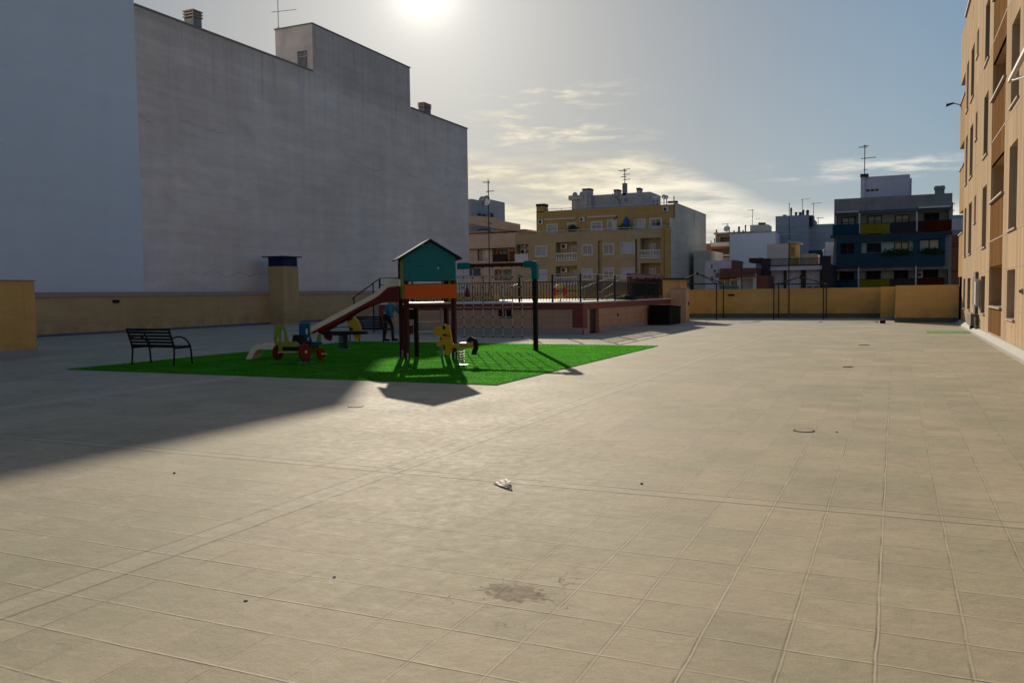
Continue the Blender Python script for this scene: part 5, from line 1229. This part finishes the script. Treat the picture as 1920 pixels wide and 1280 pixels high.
# ---- cluster of houses between ----------------------------------------------------
qm = lambda x, y: (1310+x/7.385, 380+y/7.385)
def sbox(par, name, m, Y0, x0, y0, x1, depth, zb=-4.1, y1=1250, holes=()):
    h = rc(qm, Y0, x0, y0, x1, y1); return mass(par, name, m, Y0, h[0], h[1], zb, h[3], depth, holes), h
# brown apartment tower far left of the gap
Yq = 120.; B = thing('apartment_building', 'brownish stepped apartment building far behind the white blank wall', 'building', (-20, Yq, -4))
sbox(B, 'wall', 'brown_house', Yq, 232, 425, 760, 8, holes=[(*rc(qm, Yq, 300, 480, 425, 540), .8)]); sbox(B, 'wall', 'brown_house', Yq-1.2, 60, 560, 440, 9, y1=1250, holes=[(*rc(qm, Yq-1.2, 175, 645, 420, 720), 1.)])
h = rc(qm, Yq-1.3, 175, 550, 430, 612); MB().tbox(TY(Yq-1.3), h[0], h[1], h[2], h[3], 0, .3).build('balcony_parapet', 'cream_render', B); h = rc(qm, Yq-1.3, 60, 612, 430, 645); MB().tbox(TY(Yq-1.3), h[0], h[1], h[2], h[3], 0, .4).build('roof_eave', 'roof_tile', B); h = rc(qm, Yq-1.3, 60, 722, 440, 740); MB().tbox(TY(Yq-1.3), h[0], h[1], h[2], h[3], 0, .4).build('balcony_rail', 'cream_render', B)
h = rc(qm, Yq-1.3, 175, 760, 455, 815); MB().tbox(TY(Yq-1.3), h[0], h[1], h[2], h[3], 0, .4).build('balcony_parapet', 'cement', B)
h = rc(qm, Yq-.1, 215, 410, 760, 432); MB().tbox(TY(Yq-.1), h[0], h[1], h[2], h[3], 0, .4).build('coping', 'cement', B)
for k, (x, y0, y1, w) in enumerate(((243, 372, 412, 24), (420, 345, 405, 18), (487, 382, 405, 18), (555, 328, 400, 34), (612, 378, 400, 22), (645, 308, 400, 22), (167, 525, 560, 18), (215, 495, 560, 18))):
    h = rc(qm, Yq-.6, x-w/2, y0, x+w/2, y1); cxx = (h[0]+h[1])/2; r = (h[1]-h[0])/2; hh = h[3]-h[2]
    t = thing('chimney', ('first chimney pot from the left on the brown stepped roof', 'slim chimney pot beside the dish on the brown roof', 'low round vent on the brown roof', 'cowled chimney in the middle of the brown roof', 'low stub vent between two taller chimneys on the brown roof', 'tall slim chimney left of the cream roof room', 'small pot low on the left step of the brown building', 'pot on the upper left step of the brown building')[k], 'chimney', (cxx, Yq-.4, h[2]), 'chimneys on the brown roof')
    MB().lathe([(r*.8, 0), (r*.8, hh*.7), (r, hh*.72), (r, hh*.9), (r*.5, hh)], (cxx, Yq-.4, h[2]), 10).build('pot', 'dark_slate', t); MB().box(cxx-r*1.1, cxx+r*1.1, Yq-.4-r*1.1, Yq-.4+r*1.1, h[2]-.6, h[2]+.05).build('base', 'brown_house', t)
B = thing('roof_room', 'cream stair head box with dark vents above the white blank wall', 'roof room', (-15, 121, 5))
h = rc(qm, 121, 712, 305, 958, 420); mass(B, 'wall', 'cream_render', 121, h[0], h[1], h[2]-1, h[3], 4)
mb = MB()
for x in (840, 870, 905): g_ = rc(qm, 121.5, x-14, 276, x+16, 302); mb.box(g_[0], g_[1], 121.4, 122.2, g_[2]-.1, g_[3])
mb.build('vent', 'dark_slate', B)
for l, (x, y0, y1, Yv), ar in (('thin aerial above the cream stair head box', (745, 300, 92, 122), ((.95, 1.0, 3.), (.45, 1.6, .1))), ('aerial with a small dish on the brown roof', (395, 405, 285, Yq), ((.92, .9, 3.2), (.6, .6, .3))), ('thin aerial on the lower roof right of the blue grey block', (1590, 300, 0, 112), ((.97, 1.2, .2),)), ('short aerial at the edge of the colourful building', (1655, 300, 205, 112), ((.95, .9, .4),)), ('thin aerial behind the blue grey block vents', (1435, 160, -60, 112), ((.95, 1.2, .1),)), ('thin street aerial before the brown tiled house', (592, 1180, 820, 74), ((.97, .9, 2.9),))):
    a = onY(*qm(x, y0), Yv); z1 = onY(*qm(x, y1), Yv)[2]; antenna(l, (a[0], Yv, a[2]-.4), z1-a[2]+.4, arms=ar, r=.04, m='galv' if Yv > 80 else 'dark_slate', dishes=((.5, .45, -1.8),) if 'dish' in l else ())
# white blank wall building
B = thing('house', 'wide blank bluish white gable wall in the gap between the buildings', 'building', (-12, 104, -4))
o, h = sbox(B, 'wall', 'white_render', 104, 430, 418, 1062, 12); MB().tbox(TY(104), h[0]-.05, h[1], h[3], h[3]+.08, -12, .05).build('coping', 'cement', B)
# blue grey tall block
B = thing('apartment_building', 'tall blue grey block with a row of dark roof vents', 'building', (-6, 110, -4))
o, h = sbox(B, 'wall', 'blue_render', 108, 1062, 178, 1520, 12); sbox(B, 'side_wing', 'blue_render', 109, 1522, 298, 1862, 10)
h = rc(qm, 107.95, 1340, 660, 1860, 690); MB().tbox(TY(109), h[0], h[1], -4, h[3], 0.02, .9).build('lower_storey', 'deep_blue', B)
h = rc(qm, 107.9, 1518, 365, 1532, 720); MB().tbox(TY(108.9), h[0], h[1], -4, h[3], 0.02, .2).build('drainpipe', 'lilac_render', B)
h = rc(qm, 107.9, 1060, 430, 1330, 442); MB().tbox(TY(108), h[0], h[1], h[2], h[3], 0, .06).build('string_course', 'lilac_render', B)
MB().tbox(TY(108), rc(qm, 108, 1520, 180, 1575, 320)[0], rc(qm, 108, 1520, 180, 1575, 320)[1], rc(qm, 108, 1520, 180, 1575, 320)[2], rc(qm, 108, 1520, 170, 1575, 320)[3], -3, -.5).build('chimney_stack', 'dark_slate', B)
for k, (x, y0, y1, w, l) in enumerate(((1280, 68, 172, 30, 'tall bottle shaped vent'), (1348, 130, 165, 38, 'left squat vent'), (1408, 132, 160, 50, 'middle boxy vent'), (1447, 98, 158, 36, 'higher middle vent'), (1508, 100, 158, 46, 'right round vent'), (1190, 168, 182, 60, 'flat low vent'))):
    h = rc(qm, 109, x-w/2, y0, x+w/2, y1); r = (h[1]-h[0])/2; cxx = (h[0]+h[1])/2; hh = h[3]-h[2]
    t = thing('roof_vent', l+' on the blue grey block', 'roof vent', (cxx, 109, h[2]), 'vents on the blue grey block'); MB().lathe([(r*.85, -.2), (r*.85, hh*.45), (r, hh*.5), (r, hh*.8), (r*.55, hh)], (cxx, 109, h[2]), 12).build('vent', 'dark_slate', t)
# small white box house
B = thing('house', 'small white box house with a sunlit cream side behind the dark terrace', 'building', (-9, 92, -4))
sbox(B, 'wall', 'cream_render', 92, 945, 570, 1258, 5); h = rc(qm, 92, 1262, 560, 1345, 900); mass(B, 'side_wall', 'block_wall', 92.2, h[0], h[1], -4, h[3], 4, [(*rc(qm, 92.2, 1280, 620, 1325, 740), .3)])
MB().tbox(TY(92), h[0]-.2, h[1]+.3, h[3], h[3]+.12, -4.5, .15).build('roof', 'cream_render', B)
B = thing('house', 'low peach wall of a roof terrace behind the dark railing', 'building', (-6, 90, -4)); sbox(B, 'wall', 'peach_house', 90, 1420, 705, 1620, 5)
B = thing('house', 'pale blue white corner of a house beside the colourful building', 'building', (-3, 93, -4)); sbox(B, 'wall', 'white_render', 93, 1750, 545, 1862, 5)
# dark framed modern house
Yk = 80.; B = thing('house', 'modern house with black brown piers, roof railing and white framed glazing', 'building', (-6, Yk, -4))
zt_ = rc(qm, Yk, 1000, 860, 1710, 900)[3]; hx0 = onY(*qm(900, 1000), Yk)[0]; hx1 = onY(*qm(1828, 1000), Yk)[0]
ops = [rc(qm, Yk, 985, 930, 1180, 1250), rc(qm, Yk, 1212, 928, 1415, 1250), rc(qm, Yk, 1482, 925, 1680, 1250)]
mass(B, 'wall', 'dark_brown', Yk, hx0, hx1, -4.1, zt_, 9, [(*h, .3) for h in ops])
for h, s in zip(ops, (.26, .26, .22)): win(B, Yk, (h[0], h[1], -3.2, h[3]), .3, 'double', 'white_paint', 'pane_blue', s, surround=.0, shm='lilac_shutter')
for v in ((880, 775, 1000, 1250), (1715, 740, 1830, 1250)): h = rc(qm, Yk, *v); mb = MB(); mb.tbox(TY(Yk), h[0], h[1], -4.1, h[3], .005, .7); mb.build('pier', 'dark_brown', B)
h = rc(qm, Yk, 945, 885, 1722, 922); MB().tbox(TY(Yk), h[0], h[1], (h[2]+h[3])/2-.2, (h[2]+h[3])/2+.16, .01, .5).build('fascia', 'lilac_render', B)
h = rc(qm, Yk, 1000, 768, 1712, 858); mb = MB(); T = TY(Yk); mb.tbox(T, h[0], h[1], h[3]-.05, h[3], -.1, -.05)
n = 46
for i in range(n): u = h[0]+(h[1]-h[0])*(i+.5)/n; mb.tbox(T, u-.02, u+.02, zt_, h[3]-.05, -.1, -.06)
mb.build('roof_railing', 'black_metal', B)
h = rc(qm, Yk, 1735, 680, 1762, 735); c_ = (h[0]+h[1])/2; MB().lathe([(.12, 0), (.12, .3), (.17, .32), (.15, .5), (.03, .6)], (c_, Yk-.3, h[2]), 10).build('chimney_pot', 'white_paint', B)
# door glazing frame, chairs etc are too small; canopy to the left
h = rc(qm, Yk+1, 708, 768, 892, 830); MB().tbox(TY(Yk+1), h[0], h[1], h[2], h[3], -2, .5).build('canopy', 'dark_brown', B); h = rc(qm, Yk+2, 790, 830, 892, 1250); MB().tbox(TY(Yk+2), h[0], h[1], -4, h[3], -1, 0).build('side_wall', 'lilac_render', B)
h = rc(qm, 78, 780, 1040, 880, 1210); foliage('climbing_plant', 'yellowish green shrub between the tiled house and the dark modern house', ((h[0]+h[1])/2, 78, (h[2]+h[3])/2), ((h[1]-h[0])/2, .5, (h[3]-h[2])/2), 'leaf_yellow', 420, .15, seed=9)
# brown tiled house
Yt = 76.; B = thing('house', 'low house with a brown parapet, tiled eave and white garage frame', 'building', (-12, Yt, -4))
h = rc(qm, Yt, 285, 905, 790, 1250); ops = [rc(qm, Yt, 590, 1055, 752, 1300), rc(qm, Yt, 445, 1070, 545, 1150), rc(qm, Yt, 292, 1062, 410, 1250)]
ze_ = rc(qm, Yt, 290, 1000, 790, 1100)[3]; mass(B, 'wall', 'brick_red', Yt, h[0], h[1]+1.0, -4.1, ze_-.1, 7, [(*q, .3) for q in ops]); mass(B, 'parapet', 'brown_parapet', Yt+.3, h[0], h[1], ze_-.09, h[3], 6.5)
h2 = rc(qm, Yt, 250, 975, 790, 1045); mb = MB(); nt_ = 30
for i in range(nt_):
    u = h2[0]+(h2[1]-h2[0])*i/nt_; w = (h2[1]-h2[0])/nt_; mb.tube([(u+w/2, Yt+.25, h2[3]), (u+w/2, Yt-.75, h2[2]+.25)], w*.42, 6)
mb.box(h2[0], h2[1], Yt-.72, Yt-.02, h2[2]+.08, h2[2]+.2); mb.build('tiled_eave', 'roof_tile', B)
win(B, Yt, (ops[0][0], ops[0][1], -3.5, ops[0][3]), .3, 'double', 'grey_shutter', 'pane_curtain', name='garage_door', surround=.0); mb = MB(); o0 = ops[0]; T = TY(Yt)
mb.tbox(T, o0[0]-.35, o0[0]-.003, -4, o0[3]+.45, 0, .1); mb.tbox(T, o0[1]+.003, o0[1]+.3, -4, o0[3]+.45, 0, .1); mb.tbox(T, o0[0]-.003, o0[1]+.003, o0[3]+.003, o0[3]+.45, 0, .1); mb.build('garage_frame', 'white_paint', B)
win(B, Yt, ops[1], .3, 'double', 'white_paint', 'pane_dark', surround=.12); win(B, Yt, ops[2], .3, 'double', 'white_paint', 'pane_warm')
h = rc(qm, Yt-.8, 290, 1150, 555, 1250); MB().tbox(TY(Yt-.8), h[0], h[1], h[2], h[3], 0, .03).build('balcony_glass', 'glass_turq', B)
# small white house at the far left of the gap
Yw = 84.; B = thing('house', 'plain pale grey stepped house beside the white party wall', 'building', (-17, Yw, -4))
sbox(B, 'wall', 'lilac_render', Yw, 90, 800, 455, 7, holes=[(*rc(qm, Yw, 172, 860, 195, 910), .3), (*rc(qm, Yw, 172, 1020, 200, 1080), .3)]); h = rc(qm, Yw-.2, 455, 795, 510, 1250); MB().tbox(TY(Yw), h[0], h[1], -4, h[3], -4, .0).build('chimney_stack', 'brick_red', B)
h = rc(qm, Yw, 205, 920, 270, 965); acunit(B, Yw, h)
# low annex attached to the yellow building side wall
B = thing('annex', 'low white annex step beside the tall party wall of the yellow building', 'building', (-15, 100, -4))
a = onY(*q4(1855, 520), 104); b = onY(*q4(1892, 520), 104); mass(B, 'wall', 'party_render', 104, a[0]-1.5, b[0], -4, a[2], 8)
# ================================================================== LIGHT, SKY, CAMERA
SUN_EL, SUN_AZ = math.radians(19.4), math.radians(-29.9)
S = Vector((math.sin(SUN_AZ)*math.cos(SUN_EL), math.cos(SUN_AZ)*math.cos(SUN_EL), math.sin(SUN_EL)))
l = bpy.data.lights.new('sun', 'SUN'); l.energy = 4.6; l.angle = math.radians(.55); l.color = (1., .88, .70)
o = bpy.data.objects.new('sun', l); COL.objects.link(o); o.rotation_euler = S.to_track_quat('Z', 'Y').to_euler(); o.location = (0, 0, 40)
W_ = bpy.data.worlds.new('World'); SC.world = W_; W_.use_nodes = True; nt = W_.node_tree
bg = nt.nodes['Background']
sky = nt.nodes.new('ShaderNodeTexSky'); sky.sky_type = 'NISHITA'; sky.sun_disc = False; sky.sun_elevation = SUN_EL; sky.sun_rotation = SUN_AZ
sky.altitude = 0; sky.air_density = 1.0; sky.dust_density = .8; sky.ozone_density = 1.6
(x, y, z), gv = xyz(nt, 'Generated')
cosg = x*S.x+y*S.y+z*S.z
ang = (1.-cosg).max(0.)
glow = (ang*-260.)._m('EXPONENT') if False else None
def expo(e): return E(nt, 2.718281828)._m('POWER', e)
aur = expo(ang*-1500.)*9.+expo(ang*-170.)*3.4+expo(ang*-24.)*1.7
# the hazy, evenly bright sky of the photograph: soft shoulder on the raw sky radiance, then the aureole round the sun
tintc = cmix(nt, cosg.ss(.85, .992), (.94, 1.32, 1.96), (.74, .82, .92))
raw = cmix(nt, 1., sky.outputs[0], tintc, 'MULTIPLY')
sp_ = nt.nodes.new('ShaderNodeSeparateColor'); nt.links.new(raw, sp_.inputs[0]); cb_ = nt.nodes.new('ShaderNodeCombineColor')
for i, mlim in enumerate((12.6, 12.4, 11.8)):
    ch = E(nt, sp_.outputs[i])*1.28; ch = ch/(ch*(1./mlim)+1.); nt.links.new(ch.v, cb_.inputs[i])
ac = cmix(nt, 1., (1., .96, .86), gray(nt, aur), 'MULTIPLY')
c = cmix(nt, 1., cb_.outputs[0], ac, 'ADD')
# clouds: streaky bank low in the sky with thin wisps above
azl = x/y.max(.05)
cv = vec(nt, azl*5.2+z*2.5, z*30., 1.7)
n1 = noise(nt, cv, 1.0, 8, .60, .5); n2 = noise(nt, vec(nt, azl*3.+4., z*11., .3), 1.0, 4, .5); n3 = noise(nt, vec(nt, azl*16.+z*9., z*95., 2.), 1.0, 5, .6, .3)
front = y.gt(.05)
zt = azl.ss(-.30, -.10, .172, .100)+(n2-.5)*.07
bank = ((zt-z)*42.).clamp()*azl.ss(.02, .30, 1., .25)
wisp = (z-.186).abs().ss(.004, .030, 1., 0.)*(azl+.40).abs().ss(.03, .17, 1., 0.)+(z-.222).abs().ss(.003, .022, 1., 0.)*(azl+.385).abs().ss(.02, .15, 1., 0.)+(z-.128).abs().ss(.002, .016, 1., 0.)*(azl+.02).abs().ss(.02, .16, 1., 0.)
cl = (bank*(n1*.9+n3*.35).ss(.36, .66)).max(wisp*(n1*.6+n3*.6).ss(.56, .74)*.75)*front
lum = expo(ang*-5.)*4.0+12.2
cc = cmix(nt, 1., cmix(nt, cosg.ss(.90, .985), (1., .95, .82), (1., .90, .66)), gray(nt, lum*((n1*.7+n3*.5).ss(.38, .80, .62, 1.14))), 'MULTIPLY')
c = cmix(nt, cl*.9, c, cc)
nt.links.new(c, bg.inputs[0]); bg.inputs[1].default_value = .063
cam = bpy.data.cameras.new('camera'); co = bpy.data.objects.new('camera', cam); COL.objects.link(co)
cam.sensor_width = 36; cam.sensor_fit = 'HORIZONTAL'; cam.lens = FPX/1920*36; cam.clip_end = 6000; cam.clip_start = .05
mw = Matrix(((Rv[0], Uv[0], -Fv[0], 0), (Rv[1], Uv[1], -Fv[1], 0), (Rv[2], Uv[2], -Fv[2], EYE), (0, 0, 0, 1)))
co.matrix_world = mw; SC.camera = co
SC.view_settings.view_transform = 'Standard'; SC.view_settings.look = 'None'; SC.view_settings.exposure = 0.0; SC.view_settings.gamma = 1; SC.view_settings.use_curve_mapping = False
SC.cycles.use_denoising = True; SC.cycles.max_bounces = 8; SC.cycles.transparent_max_bounces = 12
